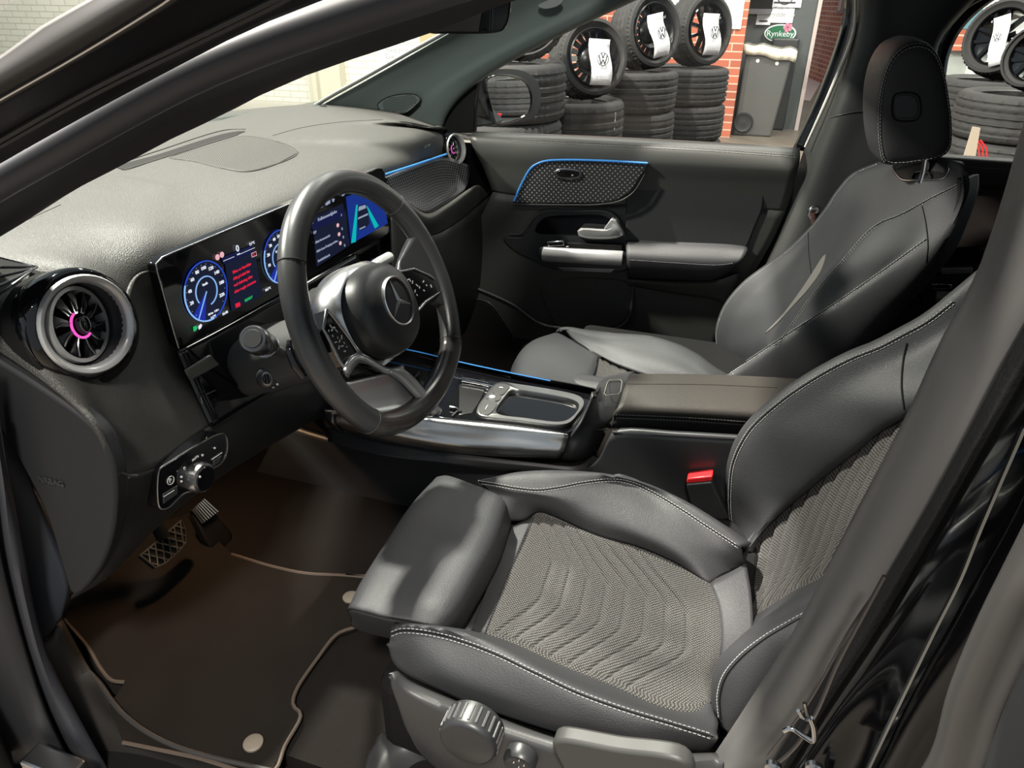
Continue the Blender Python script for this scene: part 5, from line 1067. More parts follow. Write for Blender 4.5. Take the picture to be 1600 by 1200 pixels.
# ================================================================== CENTRE CONSOLE
con = thing('centre_console', 'black centre console with silver side rail, tray and padded arm rest', 'console', (0, -.1, .33))
RL = mat('rail_silver', (.55, .55, .55), .25, 1., bump=('noise', 1200, .03, .0002))
skin('silver_side_rail', [PL([(512, 640), (600, 645), (716, 655), (800, 663), (886, 676)], 'z', .628), PL([(508, 641), (600, 648), (716, 659), (800, 668), (888, 680)], 'z', .632), PL([(506, 648), (600, 660), (700, 673), (800, 684), (886, 692)], 'z', .618), PL([(508, 660), (600, 676), (700, 692), (800, 702), (880, 708)], 'z', .600), PL([(515, 668), (600, 687), (700, 704), (800, 713), (876, 716)], 'z', .582), PL([(520, 672), (600, 690), (700, 706), (800, 715), (876, 717)], 'z', .575)], RL, con, 40, 30, thick=.006)
skin('rail_end', [PL([(506, 640), (512, 640), (522, 641)], 'z', .629), PL([(504, 650), (506, 655), (520, 660)], 'z', .61), PL([(510, 668), (520, 672), (535, 678)], 'z', .577)], DSATIN, con, 10, 10, thick=.004)
skin('lower_ledge', [PL([(512, 668), (600, 689), (700, 706), (830, 722), (905, 727), (926, 712)], 'z', .572), PL([(512, 676), (600, 698), (700, 714), (830, 729), (908, 734), (934, 716)], 'z', .566), PL([(512, 690), (600, 712), (700, 724), (830, 736), (912, 742), (940, 722)], 'z', .555)], PLAST, con, 40, 12, thick=.004)
skin('side_wall', [PL([(440, 660), (500, 680), (600, 702), (700, 717), (830, 731), (908, 735), (936, 716), (948, 690), (960, 675), (1060, 678), (1165, 684), (1300, 690)], 'x', -.135), PL([(400, 740), (480, 760), (600, 770), (700, 785), (830, 790), (900, 790), (930, 780), (948, 770), (960, 760), (1060, 770), (1165, 780), (1300, 800)], 'x', -.14), PL([(340, 860), (430, 880), (600, 900), (700, 910), (830, 920), (900, 920), (930, 920), (948, 920), (960, 920), (1060, 930), (1165, 940), (1300, 960)], 'x', -.15)], PLASTS, con, 60, 24, thick=.01)
MB().box((-.125, -.95, .33), (.12, .48, .56)).build('tunnel', CARPET, con, smooth=False, bevel=.02)
MB().tube(PL([(957, 675), (1060, 680), (1170, 686)], 'x', -.134), .0022, 6).build('wall_edge', PLAST, con)
# top surround (gloss) with its blue light line
to = [(560, 540), (640, 553), (720, 573), (800, 590), (925, 616), (930, 628), (908, 668), (888, 677), (800, 664), (716, 655), (560, 642)]
slab('gloss_surround', to, GLOSS, con, 'z', .624, thick=.02, bevel=.002)
skin('far_edge', [PL([(560, 538), (650, 554), (716, 570), (800, 588), (900, 606), (935, 614)], 'z', .625), PL([(560, 534), (650, 550), (716, 566), (800, 584), (900, 602), (935, 610)], 'z', .640), PL([(560, 536), (650, 552), (716, 568), (800, 586), (900, 604), (935, 612)], 'z', .55)], GLOSS, con, 30, 8, thick=.008)
MB().tube(PL([(560, 533), (650, 549), (716, 565), (800, 583), (860, 595)], 'z', .643), .0012, 6).build('blue_light_line', BLUEL, con)
b = MB()
for k in range(3): b.tube(PL([(722, 590+k*5), (745, 594+k*5), (763, 598+k*5)], 'z', .628), .001, 6)
b.build('cup_cover_ribs', SATIN, con)
slab('cup_holder', [(716, 600), (735, 600), (760, 606), (752, 622), (738, 646), (716, 648)], mat('cup_black', (.003, .003, .003), .3), con, 'z', .6255, thick=.004)
MB().tube(PL([(703, 636), (712, 638), (720, 644)], 'z', .628), .003, 8).tube(PL([(706, 650), (716, 640)], 'z', .628), .0012, 8).build('chrome_latch', CHROME, con)
out = [(745, 645), (747, 634), (758, 618), (771, 602), (781, 597), (800, 599), (900, 617), (911, 624), (912, 633), (903, 647), (889, 661), (874, 664), (800, 656), (752, 650)]
inn = [(776, 643), (779, 633), (789, 620), (797, 611), (806, 609), (830, 612), (892, 624), (903, 630), (904, 637), (896, 649), (884, 657), (870, 659), (820, 653), (783, 648)]
O, I = cr(np.array(PL(out, 'z', .632)), 80, True), cr(np.array(PL(inn, 'z', .632)), 80, True)
k = int(np.argmin(((I-O[0])**2).sum(1))); I = np.roll(I, -k, 0)
MB().loft([O-V(0, 0, .008), O, O*.96+I*.04+V(0, 0, .001), O*.06+I*.94+V(0, 0, .0005), I-V(0, 0, .002), I-V(0, 0, .018)], caps=False).build('tray_frame', mat('frame_metal', (.34, .34, .33), .33, 1.), con)
MB().prism(I-V(0, 0, .014), V(0, 0, -.004)).build('tray_mat', mat('tray_rubber', (.12, .115, .105), .6, spec=.4), con, bevel=.001)
BK = mat('button_dark', (.05, .05, .048), .4)
for pts in ([(771, 607), (778, 600), (796, 603), (790, 612), (784, 617), (771, 614)], [(764, 616), (771, 615), (783, 618), (778, 626), (760, 622)], [(749, 642), (758, 624), (776, 628), (768, 644), (762, 648), (751, 646)]): slab('console_button', pts, BK, con, 'z', .6345, n=24, thick=.003, bevel=.0005)
b = MB(); b.tube(PL([(758, 640), (762, 633)], 'z', .6355), .0008, 6); b.tube(PL([(780, 605), (786, 606)], 'z', .6355), .001, 6)
b.disc(A_(769, 620, 'z', .635), (1, 0, 0), (0, 1, 0), [(.006, 0), (.005, .0015), (.001, .002)], 16); b.build('button_symbols', PAPER, con)
# rear hand rest
skin('hand_rest', [PL([(938, 606), (946, 589), (968, 583), (990, 580)], 'z', .655), PL([(925, 622), (940, 596), (965, 588), (985, 586)], 'z', .668), PL([(916, 645), (936, 625), (955, 622), (974, 618)], 'z', .66), PL([(906, 665), (925, 656), (942, 652), (960, 650)], 'z', .645), PL([(891, 684), (905, 683), (922, 680), (944, 672)], 'z', .622), PL([(880, 700), (895, 705), (915, 700), (938, 688)], 'z', .60), PL([(876, 714), (892, 717), (912, 712), (930, 700)], 'z', .58), PL([(878, 720), (895, 722), (915, 718), (932, 706)], 'z', .56)], PLAST, con, 24, 40, thick=.006)
MB().tube(PL([(884, 698, 'z', .602), (896, 696, 'z', .604), (904, 686, 'z', .614), (920, 675, 'z', .625), (948, 671, 'z', .63)]), .0016, 6).build('hand_rest_seam', BLACK, con)
pd = PL([(949, 598), (952, 594), (969, 593), (972, 596), (970, 611), (966, 616), (947, 618), (944, 615)], 'z', .671)
MB().tube(np.array(pd+[pd[0]]), .0009, 6, res=0).build('square_symbol', mat('symbol_beige', (.4, .38, .33), .5), con)
# arm rest
AR = mat('arm_rest_leather', (.034, .030, .026), .5, spec=.42, bump=('vor', 420, .35, .0006))
pad_ = skin('arm_rest_pad', [PL([(985, 590), (1100, 590), (1238, 597), (1300, 602)], 'z', .66), PL([(986, 584), (1100, 585), (1238, 591), (1300, 596)], 'z', .685), PL([(981, 592), (1100, 593), (1240, 601), (1300, 606)], 'z', .69), PL([(974, 610), (1100, 614), (1230, 622), (1300, 627)], 'z', .692), PL([(966, 636), (1080, 641), (1200, 648), (1300, 652)], 'z', .682), PL([(961, 645), (1080, 650), (1200, 657), (1300, 661)], 'z', .672), PL([(958, 652), (1080, 658), (1200, 666), (1300, 670)], 'z', .66)], AR, con, 40, 30, thick=.006)
skin('arm_rest_front', [PL([(986, 584, 'z', .684), (974, 610, 'z', .69), (966, 636, 'z', .68), (958, 654, 'z', .656)]), PL([(982, 588, 'z', .66), (972, 612, 'z', .66), (960, 640, 'z', .655), (955, 668, 'z', .635)])], BLACK, con, 20, 6)
side_ = skin('arm_rest_side', [PL([(958, 652), (1080, 659), (1200, 667), (1300, 671)], 'z', .659), PL([(957, 662), (1080, 668), (1200, 675), (1300, 680)], 'z', .645), PL([(955, 669), (1080, 675), (1200, 682), (1300, 688)], 'z', .632)], LEATH, con, 30, 10, thick=.01)
MB().tube(drape([(980, 600), (1100, 601), (1215, 606)], [pad_], -.0004), .0018, 6, res=0).build('lid_ridge', AR, con)
b = MB()
for dy in (-2.5, 2.5): stitches(b, drape([(962, 650+dy), (1080, 655+dy), (1175, 662+dy)], [pad_, side_]), .0055, .0036, .0006)
b.build('stitching', STITCH, con)
# seat belt buckle
bk = thing('seat_belt_buckle', 'black seat belt buckle with a red button beside the driver seat', 'buckle', tuple(A_(1105, 805, 'x', -.155)))
T = [A_(1072, 757, 'x', -.165), A_(1112, 753, 'x', -.165)]; Bm = [A_(1085, 812, 'x', -.155), A_(1140, 812, 'x', -.155)]
w3 = V(.03, 0, 0)
MB().loft([[Bm[0], Bm[1], Bm[1]+w3, Bm[0]+w3], [T[0], T[1], T[1]+w3, T[0]+w3]]).build('buckle_housing', PLASTS, bk, bevel=.003)
u0, u1 = A_(1074, 743, 'x', -.158), A_(1110, 738, 'x', -.158)
MB().loft([[T[0]+V(.002, 0, 0), T[1]+V(.002, 0, 0), T[1]+V(.026, 0, 0), T[0]+V(.026, 0, 0)], [T[0]+V(.003, 0, .010), T[1]+V(.003, 0, .010), T[1]+V(.025, 0, .010), T[0]+V(.025, 0, .010)]]).build('red_button', RED, bk, bevel=.002)
# ================================================================== DRIVER'S SEAT
ds = thing('driver_seat', 'black leather and woven cloth driver seat with red buckle beside it', 'car seat', (-.38, -.4, .33))
def grid_part(name, rails, m, par, nu=60, nv=24, thick=.01, disp=None, uvm=False, v=0., ax='z'):
    G = surf(rails, nu, nv, ax=ax, v=v)
    if disp is not None:
        N = np.cross(np.gradient(G, axis=1), np.gradient(G, axis=0)); N /= np.linalg.norm(N, axis=2)[..., None]+1e-12
        if (N*(CAMP-G)).sum() < 0: N = -N
        U_, V_ = np.meshgrid(np.linspace(0, 1, nu), np.linspace(0, 1, nv)); G = G+N*disp(U_, V_)[..., None]
    return MB().grid(G, uv=uvmetres(G) if uvm else None).build(name, m, par, thick=thick, toward=CAMP)
nearseam = [(608, 1004, .618), (612, 990, .63), (625, 985, .634), (655, 986, .634), (707, 997, .63), (773, 1021, .63), (840, 1053, .63), (907, 1084, .628), (977, 1109, .625), (1040, 1128, .62), (1122, 1153, .61)]
cn = [(757, 990, .582), (807, 1008, .58), (882, 1042, .575), (957, 1071, .57), (1019, 1099, .565), (1061, 1111, .563), (1090, 1111, .562), (1111, 1097, .56)]
cf = [(832, 806, .580), (842, 801, .580), (861, 806, .58), (932, 837, .575), (998, 856, .57), (1052, 879, .565), (1098, 906, .562), (1109, 911, .56)]
nb_sec = [
 [(606, 1010, .615), (618, 1040, .595), (700, 1086, .575), (800, 1124, .572), (900, 1154, .57), (1000, 1172, .565), (1100, 1176, .56)],
 [(603, 1006, .62), (640, 1020, .612), (700, 1052, .605), (800, 1093, .603), (900, 1130, .602), (1000, 1156, .6), (1110, 1170, .585)],
 nearseam,
 [(610, 984, .632), (626, 977, .64), (662, 979, .64), (715, 988, .638), (780, 1012, .632), (850, 1045, .628), (930, 1080, .624), (1000, 1105, .62), (1120, 1144, .605)],
 [(625, 973, .60), (665, 975, .61), (722, 983, .612), (790, 1004, .608), (870, 1041, .60), (940, 1070, .596), (1010, 1100, .592), (1060, 1114, .588), (1122, 1128, .58)],
 [(660, 980, .57), (700, 985, .575)] + cn + [(1116, 1112, .56)]]
O1 = grid_part('near_side_bolster', nb_sec, LEATH, ds, 70, 30)
def chev(U_, V_):
    D = np.zeros_like(U_); s = np.clip(V_, 0, 1)
    prof = np.clip(np.minimum(s/.40, (1-s)/.34), 0, 1); prof = prof*prof*(3-2*prof)*.5+prof*.5
    for k in range(8):
        uk = .03+.083*k+(.155+.012*k)*prof*1.0+.03*(s-.5)*-1
        fade = np.clip(np.minimum(V_, 1-V_)/.03, 0, 1)
        t = (U_-uk); D += -.0034*np.exp(-(t/.0085)**2)*fade + .0016*np.exp(-((t-.03)/.022)**2)*fade
    edge = np.clip(np.minimum(np.minimum(U_, 1-U_)/.03, np.minimum(V_, 1-V_)/.04), 0, 1)
    return D*edge+.002*edge
grid_part('cloth_insert', [cn, [(775, 945, .574), (880, 990, .568), (980, 1028, .562), (1060, 1050, .558), (1120, 1054, .556)], [(796, 892, .571), (905, 938, .564), (1000, 970, .558), (1070, 988, .555), (1127, 994, .554)], [(818, 846, .574), (900, 880, .568), (985, 908, .563), (1060, 928, .56), (1122, 944, .557)], cf], CLOTH, ds, 340, 200, .008, chev, True)
b = MB(); stitches(b, lift(np.array(PL([(757, 990, .582), (775, 945, .574), (796, 892, .571), (818, 846, .574), (836, 803, .58)], 'z')), .003), .006, .0045, .0009); b.build('cloth_edge_stitching', STITCHD, ds)
farseam = [(748, 753, .62), (773, 757, .63), (807, 763, .63), (840, 766, .63), (873, 762, .633), (915, 754, .636), (957, 750, .636), (984, 754, .634), (1015, 767, .63), (1061, 794, .625), (1102, 821, .615), (1156, 856, .60)]
O2 = grid_part('far_side_bolster', [[(795, 815, .578), (820, 812, .58)] + cf[1:] + [(1135, 898, .56), (1163, 882, .558)],
  [(792, 806, .59), (830, 792, .60), (880, 800, .60), (940, 815, .60), (1010, 840, .595), (1080, 870, .585), (1162, 880, .57)],
  [(780, 782, .61), (830, 778, .618), (880, 782, .62), (940, 785, .62), (1010, 805, .615), (1080, 838, .605), (1160, 870, .585)],
  farseam,
  [(746, 752, .622), (775, 746, .635), (800, 741, .64), (832, 738.5, .643), (894, 738.5, .645), (957, 744, .645), (1005, 755, .64), (1070, 785, .632), (1130, 822, .618), (1172, 850, .60)],
  [p+V(.035, 0, -.03) for p in PL([(746, 752, .615), (775, 745, .635), (800, 740, .64), (832, 737, .643), (894, 737, .645), (957, 743, .645), (1005, 755, .64), (1070, 785, .632), (1130, 822, .618), (1175, 852, .60)], 'z')],
  [p+V(.045, 0, -.12) for p in PL([(746, 752, .615), (775, 745, .635), (800, 740, .64), (832, 737, .643), (894, 737, .645), (957, 743, .645), (1005, 755, .64), (1070, 785, .632), (1130, 822, .618), (1175, 852, .60)], 'z')]], LEATH, ds, 70, 40)
grid_part('front_strip', [[(738, 982, .575), (757, 992, .58)], [(768, 900, .565), (796, 893, .570)], [(800, 822, .572), (833, 805, .579)]], LEATH, ds, 12, 20)
grid_part('rear_strip', [[(1116, 1112, .56), (1121, 1054, .5565), (1127, 994, .5545), (1122, 944, .5575), (1108, 908, .561)], [(1128, 1112, .566), (1140, 1054, .564), (1147, 994, .562), (1144, 940, .564), (1132, 898, .566)], [(1150, 1100, .575), (1170, 1050, .572), (1176, 990, .57), (1174, 930, .57), (1166, 880, .572)]], LEATH, ds, 20, 10)
b = MB()
for dy in (-3, 4): stitches(b, drape([(p[0], p[1]+dy) for p in nearseam[1:]], [O1]), .0052, .0034, .00055)
for dy in (-2, 2.2): stitches(b, drape([(p[0], p[1]+dy) for p in farseam], [O2]), .0052, .0034, .00055)
b.build('cushion_stitching', STITCH, ds)
MB().tube(drape([(p[0], p[1]+.5) for p in nearseam[1:]], [O1], .0002), .0011, 6, res=0).tube(drape(farseam, [O2], .0002), .001, 6, res=0).tube(drape([(1106, 911), (1130, 895), (1163, 883)], [O2], .0002), .0014, 6, res=0).build('cushion_seams', BLACK, ds)
# thigh support
a = [(684, 756, .585), (642, 806, .585), (602, 868, .585), (562, 930, .585), (551, 958, .585)]
bb = [(690, 739, .628), (646, 786, .630), (604, 848, .630), (566, 910, .630), (549, 944, .628)]
cc = [(735, 752, .640), (694, 800, .642), (655, 862, .642), (620, 925, .640), (604, 957, .634)]
dd_ = [(788, 776, .636), (768, 838, .638), (733, 905, .638), (704, 955, .636), (690, 974, .628)]
ee = [(797, 800, .60), (778, 862, .60), (744, 928, .60), (716, 975, .60), (703, 990, .598)]
ff = [(797, 815, .56), (778, 876, .56), (744, 942, .56), (716, 990, .56), (703, 1004, .56)]
gg = [(690, 780, .55), (645, 830, .55), (604, 892, .55), (568, 950, .55), (555, 975, .55)]
S0 = np.stack([cr(np.array(PL(r, 'z')), 30) for r in (a, bb, cc, dd_, ee, ff, gg)])      # 7 x 30
S1 = np.stack([cr(S0[:, u], 40, True) for u in range(30)])                                # 30 rings of 40
m0, m1 = S1[0].mean(0), S1[-1].mean(0); rings = []
for s, k in ((.80, 0), (.93, 0)): rings.append((S1[0]-m0)*s+m0+(S1[0].mean(0)-S1[1].mean(0))*(.0+(1-s)*3-.6)*.5)
rings += list(S1[1:-1])
e_ = (m1-S1[-2].mean(0))
for s, o_ in ((1, 0), (.985, .45), (.94, .8), (.86, 1.0), (.84, 1.02)): rings.append((S1[-1]-m1)*s+m1+e_*o_)
ts_ = MB().loft(rings).build('thigh_support', LEATH, ds, bevel=0)
b = MB(); b.tube(cr((S1[-1]-m1)*.955+m1+e_*.62, 40, True), .0016, 6, closed=True, res=0); b.build('thigh_support_piping', BLACK, ts_)
grid_part('cushion_base', [[(700, 988, .56), (744, 935, .555), (780, 868, .555), (800, 812, .56)], [(740, 990, .555), (768, 920, .55), (790, 870, .55), (815, 806, .555)]], PLAST, ds, 12, 6)
MB().box((-.64, -.56, .39), (-.14, -.08, .535)).build('seat_frame', BLACK, ds, smooth=False, bevel=.02)
# side shield with controls
SP_ = mat('shield_plastic', (.04, .04, .041), .42, spec=.5, bump=('noise', 800, .25, .0005))
grid_part('side_shield', [PL([(622, 1048), (640, 1063), (700, 1090), (800, 1128), (900, 1158), (1000, 1176), (1120, 1176)], 'x', -.668), PL([(614, 1052), (636, 1076), (700, 1106), (800, 1144), (900, 1174), (1000, 1192), (1125, 1188)], 'x', -.684), PL([(611, 1068), (634, 1100), (700, 1125), (800, 1165), (900, 1196), (1000, 1215), (1130, 1212)], 'x', -.69),
   PL([(617, 1090), (640, 1140), (700, 1180), (800, 1215), (900, 1240), (1000, 1260), (1130, 1260)], 'x', -.688), PL([(626, 1110), (655, 1175), (700, 1215), (800, 1270), (900, 1300), (1000, 1320), (1130, 1320)], 'x', -.67)], SP_, ds, 50, 30)
kc = A_(729, 1163, 'x', -.722); KS = .82; ky, kz = V(0, -1, 0), V(0, 0, 1)
kn_ = MB().disc(kc, ky, kz, [(.041*KS, -.03), (.041*KS, -.004), (.0385*KS, .0), (.035*KS, .0015), (.001, .0015)], 48).build('height_knob', PLASTS, ds)
b = MB()
for i in range(24):
    a_ = i*2*math.pi/24; d = ky*math.cos(a_)+kz*math.sin(a_); q = -ky*math.sin(a_)+kz*math.cos(a_)
    b.prism([kc+d*.0405*KS-q*.0015+V(.006, 0, 0), kc+d*.0425*KS-q*.001+V(.006, 0, 0), kc+d*.0425*KS+q*.001+V(.006, 0, 0), kc+d*.0405*KS+q*.0015+V(.006, 0, 0)], V(.02, 0, 0))
b.build('knob_ribs', mat('rib_grey', (.1, .1, .1), .4), kn_)
s2 = A_(812, 1190, 'x', -.70)
MB().disc(s2, ky, kz, [(.019, -.01), (.019, .002), (.016, .006), (.013, .003), (.001, .003)], 30).build('lumbar_switch', PLASTS, ds)
b = MB()
for q in ((0, .006), (0, -.006), (.006, 0), (-.006, 0)): b.disc(s2+ky*q[0]+kz*q[1]+V(-.003, 0, 0), ky, kz, [(.0016, 0), (.0012, .001), (.0003, .001)], 8)
b.build('switch_marks', SATIN, ds)
slab('recline_lever', [(862, 1166), (866, 1159), (876, 1157), (960, 1172), (1070, 1192), (1080, 1230), (900, 1230), (872, 1190)], mat('lever_grey', (.05, .05, .048), .45), ds, v=-.708, n=50, thick=.02, bevel=.004)
skin('seat_rail_cover', [PL([(566, 1215), (578, 1172), (596, 1146), (625, 1140), (650, 1150)], 'z', .40), PL([(590, 1225), (600, 1190), (620, 1168), (650, 1165), (680, 1180)], 'z', .41), PL([(640, 1240), (660, 1215), (690, 1205), (720, 1215), (740, 1230)], 'z', .37)], SP_, ds, 24, 14)
# backrest
nb = V(0, math.cos(math.radians(30)), math.sin(math.radians(30))); b0 = V(-.375, -.535, .53)
def bp(pts, off=0., base=b0): return [on(p[0], p[1], base+nb*(off+(p[2] if len(p) > 2 else 0)), nb) for p in pts]
bfs = [(1153, 857), (1138, 808), (1136, 766), (1141, 720), (1158, 682), (1177, 657), (1215, 624), (1253, 597), (1292, 574), (1330, 555), (1368, 540), (1407, 520), (1445, 499), (1487, 467), (1560, 405), (1640, 330)]
brd = [(1162, 868), (1169, 857), (1192, 827), (1230, 789), (1253, 770), (1292, 737), (1338, 701), (1376, 670), (1418, 645), (1480, 600), (1560, 540), (1700, 440)]
O3 = grid_part('far_backrest_bolster', [[p+V(.035, -.10, -.02) for p in PL(bfs, 'x', -.15)], [p+V(.030, -.02, .0) for p in PL(bfs, 'x', -.15)], [p+V(.012, .004, .0) for p in PL(bfs, 'x', -.15)], PL(bfs, 'x', -.15),
   [at(*p, 'x', -.168) for p in [(1156, 868), (1150, 800), (1156, 745), (1172, 705), (1200, 672), (1250, 640), (1300, 610), (1360, 580), (1420, 555), (1500, 510), (1570, 465), (1680, 380)]],
   bp(brd, .012), bp([(a+2, b_+3) for a, b_ in brd], -.004)], LEATH, ds, 70, 40)
def cloth_b(U_, V_):
    D = 0*U_
    for k in range(20):
        f = U_-(.02+k*.050) + .20*(V_-.15)**2*1.2 + .015*np.sin(V_*5)
        D += -.004*np.exp(-(f/.008)**2)+.0018*np.exp(-((f-.022)/.015)**2)
    e = np.clip(np.minimum(V_, 1-V_)/.05, 0, 1); return D*e
bnd = [(1160, 1010), (1165, 984), (1176, 969), (1210, 946), (1240, 927), (1277, 909), (1300, 897), (1360, 860), (1450, 800)]
ub = V(0, -math.sin(math.radians(30)), math.cos(math.radians(30)))
TP = lambda x, off, s_=.46: V(x, b0[1], b0[2])+ub*s_+nb*off
grid_part('backrest_cloth', [bp(brd, -.002)+[TP(-.21, 0)], bp([(1163, 905), (1200, 862), (1260, 812), (1320, 768), (1400, 720), (1500, 650), (1640, 560)], -.006)+[TP(-.30, -.004)], bp([(1163, 945), (1210, 905), (1260, 868), (1320, 830), (1400, 778), (1480, 730), (1600, 660)], -.006)+[TP(-.40, -.004)], bp(bnd, -.002)+[TP(-.49, 0, .32), TP(-.49, 0)]], CLOTH, ds, 260, 140, .008, cloth_b, True)
bns = [(1128, 1142), (1121, 1119), (1119, 1085), (1127, 1055), (1150, 1025), (1187, 995), (1225, 972), (1262, 952), (1320, 925), (1400, 880)]
O4 = grid_part('near_backrest_bolster', [bp([(a-2, b_-2) for a, b_ in bnd], 0.)+[TP(-.49, 0)], bp(bnd, .01)+[TP(-.50, .01)], PL([(1134, 1135), (1117, 1100), (1114, 1062), (1122, 1030), (1142, 1008), (1170, 984), (1210, 960), (1246, 938), (1300, 908), (1380, 865)], 'x', -.545)+[TP(-.53, .035)], PL([(1130, 1140), (1114, 1110), (1111, 1072), (1120, 1040), (1140, 1014), (1180, 988), (1220, 965), (1258, 945), (1310, 916), (1390, 872)], 'x', -.56)+[TP(-.545, .04)],
    PL(bns, 'x', -.575)+[TP(-.56, .035)], PL([(1140, 1150), (1160, 1110), (1190, 1075), (1230, 1035), (1270, 1000), (1330, 965), (1420, 915)], 'x', -.605)+[TP(-.59, .0)], PL([(1180, 1190), (1230, 1130), (1260, 1090), (1300, 1050), (1370, 1000), (1450, 950)], 'x', -.62)+[TP(-.60, -.04)]], LEATH, ds, 60, 40)
MB().loft([[V(x, y_, z_) for x, y_ in ((-.585, yy), (-.17, yy), (-.19, yy-.07), (-.57, yy-.07))] for yy, z_ in ((-.56, .45), (-.615, .60), (-.74, .82), (-.805, .93))]).build('backrest_shell', PLASTS, ds, bevel=.02, smooth=True)
b = MB()
for d in (3.5, 8.5): stitches(b, drape([(p[0]+d*.75, p[1]+d*.75) for p in bfs[:14]], [O3]), .0052, .0034, .00055)
stitches(b, drape([(p[0]+2, p[1]+2) for p in bns[1:]], [O4]), .0052, .0034, .00055)
b.build('backrest_stitching', STITCH, ds)
MB().tube(drape([(p[0]+4.5, p[1]+4.5) for p in bfs[:14]], [O3], .0002), .0009, 6, res=0).tube(drape([(1417, 536), (1412, 560), (1409, 600), (1413, 640)], [O3], .0002), .0014, 6, res=0).tube(drape([(p[0]+6, p[1]+5) for p in bns[1:]], [O4], .0002), .001, 6, res=0).build('backrest_seams', BLACK, ds)

# ================================================================== PASSENGER SEAT
ps = thing('passenger_seat', 'black leather front passenger seat with upright head rest and white stitching', 'car seat', (.37, -.4, .33))
fp = [(869, 524, .50), (828, 538, .50), (805, 562, .50), (795, 590, .50), (786, 625, .50)]
grid_part('cushion_front', [fp, [(871, 519, .55), (836, 532, .565), (815, 554, .57), (805, 590, .57), (797, 628, .57)], [(888, 528, .57), (862, 540, .582), (845, 565, .585), (833, 600, .585), (824, 640, .58)], [(912, 541, .577), (896, 562, .585), (881, 588, .585), (868, 618, .583), (856, 655, .575)], [(935, 556, .574), (929, 575, .577), (920, 597, .577), (909, 618, .574), (893, 655, .57)], [(937, 557, .562), (931, 577, .565), (922, 600, .565), (911, 620, .562), (895, 657, .558)]], LEATH, ps, 40, 40)
pf = [(935, 556, .57), (953, 567, .566), (987, 581, .563), (1040, 598, .558), (1110, 618, .55), (1160, 636, .545)]
def pleat(U_, V_):
    D = 0*U_
    for k in range(7): D += -.003*np.exp(-((U_-.04-.07*k-.30*np.minimum(V_, .45))/.011)**2)
    return D
grid_part('cloth_insert', [pf, [(922, 590, .566), (960, 605, .56), (1010, 622, .555), (1100, 650, .55)], [(905, 625, .57), V(.22, -.3, .555), V(.22, -.4, .552), V(.22, -.52, .55)]], CLOTH, ps, 180, 60, .008, pleat, True)
pbs = [(882, 519.5, .566), (898, 523, .574), (927, 532, .583), (964, 536, .592), (1008, 534, .60), (1042, 543, .60), (1077, 561, .592), (1104, 583, .58), (1165, 616, .55)]
O6 = grid_part('far_side_bolster', [pf, [(905, 540, .574), (955, 555, .577), (1000, 566, .58), (1060, 584, .577), (1110, 605, .565), (1165, 630, .55)], [(893, 530, .573), (940, 543, .583), (1000, 550, .59), (1055, 566, .588), (1106, 594, .573), (1165, 624, .55)], pbs, [(868, 520, .555), (886, 517.5, .568), (927, 523, .583), (964, 527, .592), (1008, 530.5, .60), (1050, 541, .598), (1085, 558, .588), (1118, 582, .575), (1168, 608, .55)],
    [p+V(.03, 0, -.14) for p in PL([(868, 520, .555), (886, 517.5, .568), (927, 523, .583), (964, 527, .592), (1008, 530.5, .60), (1050, 541, .598), (1085, 558, .588), (1118, 582, .575), (1168, 608, .55)], 'z')]], LEATH, ps, 60, 36)
MB().box((.14, -.55, .39), (.62, -.06, .52)).build('seat_frame', BLACK, ps, smooth=False, bevel=.02)
MB().box((.13, -.58, .50), (.21, -.12, .585)).build('near_side_bolster', LEATH, ps, bevel=.03, bseg=4)
p0b = V(.37, -.545, .53)
pfs = [(1160, 608), (1146, 586), (1123, 553), (1117, 520), (1129, 480), (1158, 443), (1200, 411), (1232, 387), (1262, 358), (1288, 326), (1305, 300), (1331, 271), (1371, 253)]
B_ = lambda pts, off: bp(pts, off, p0b)
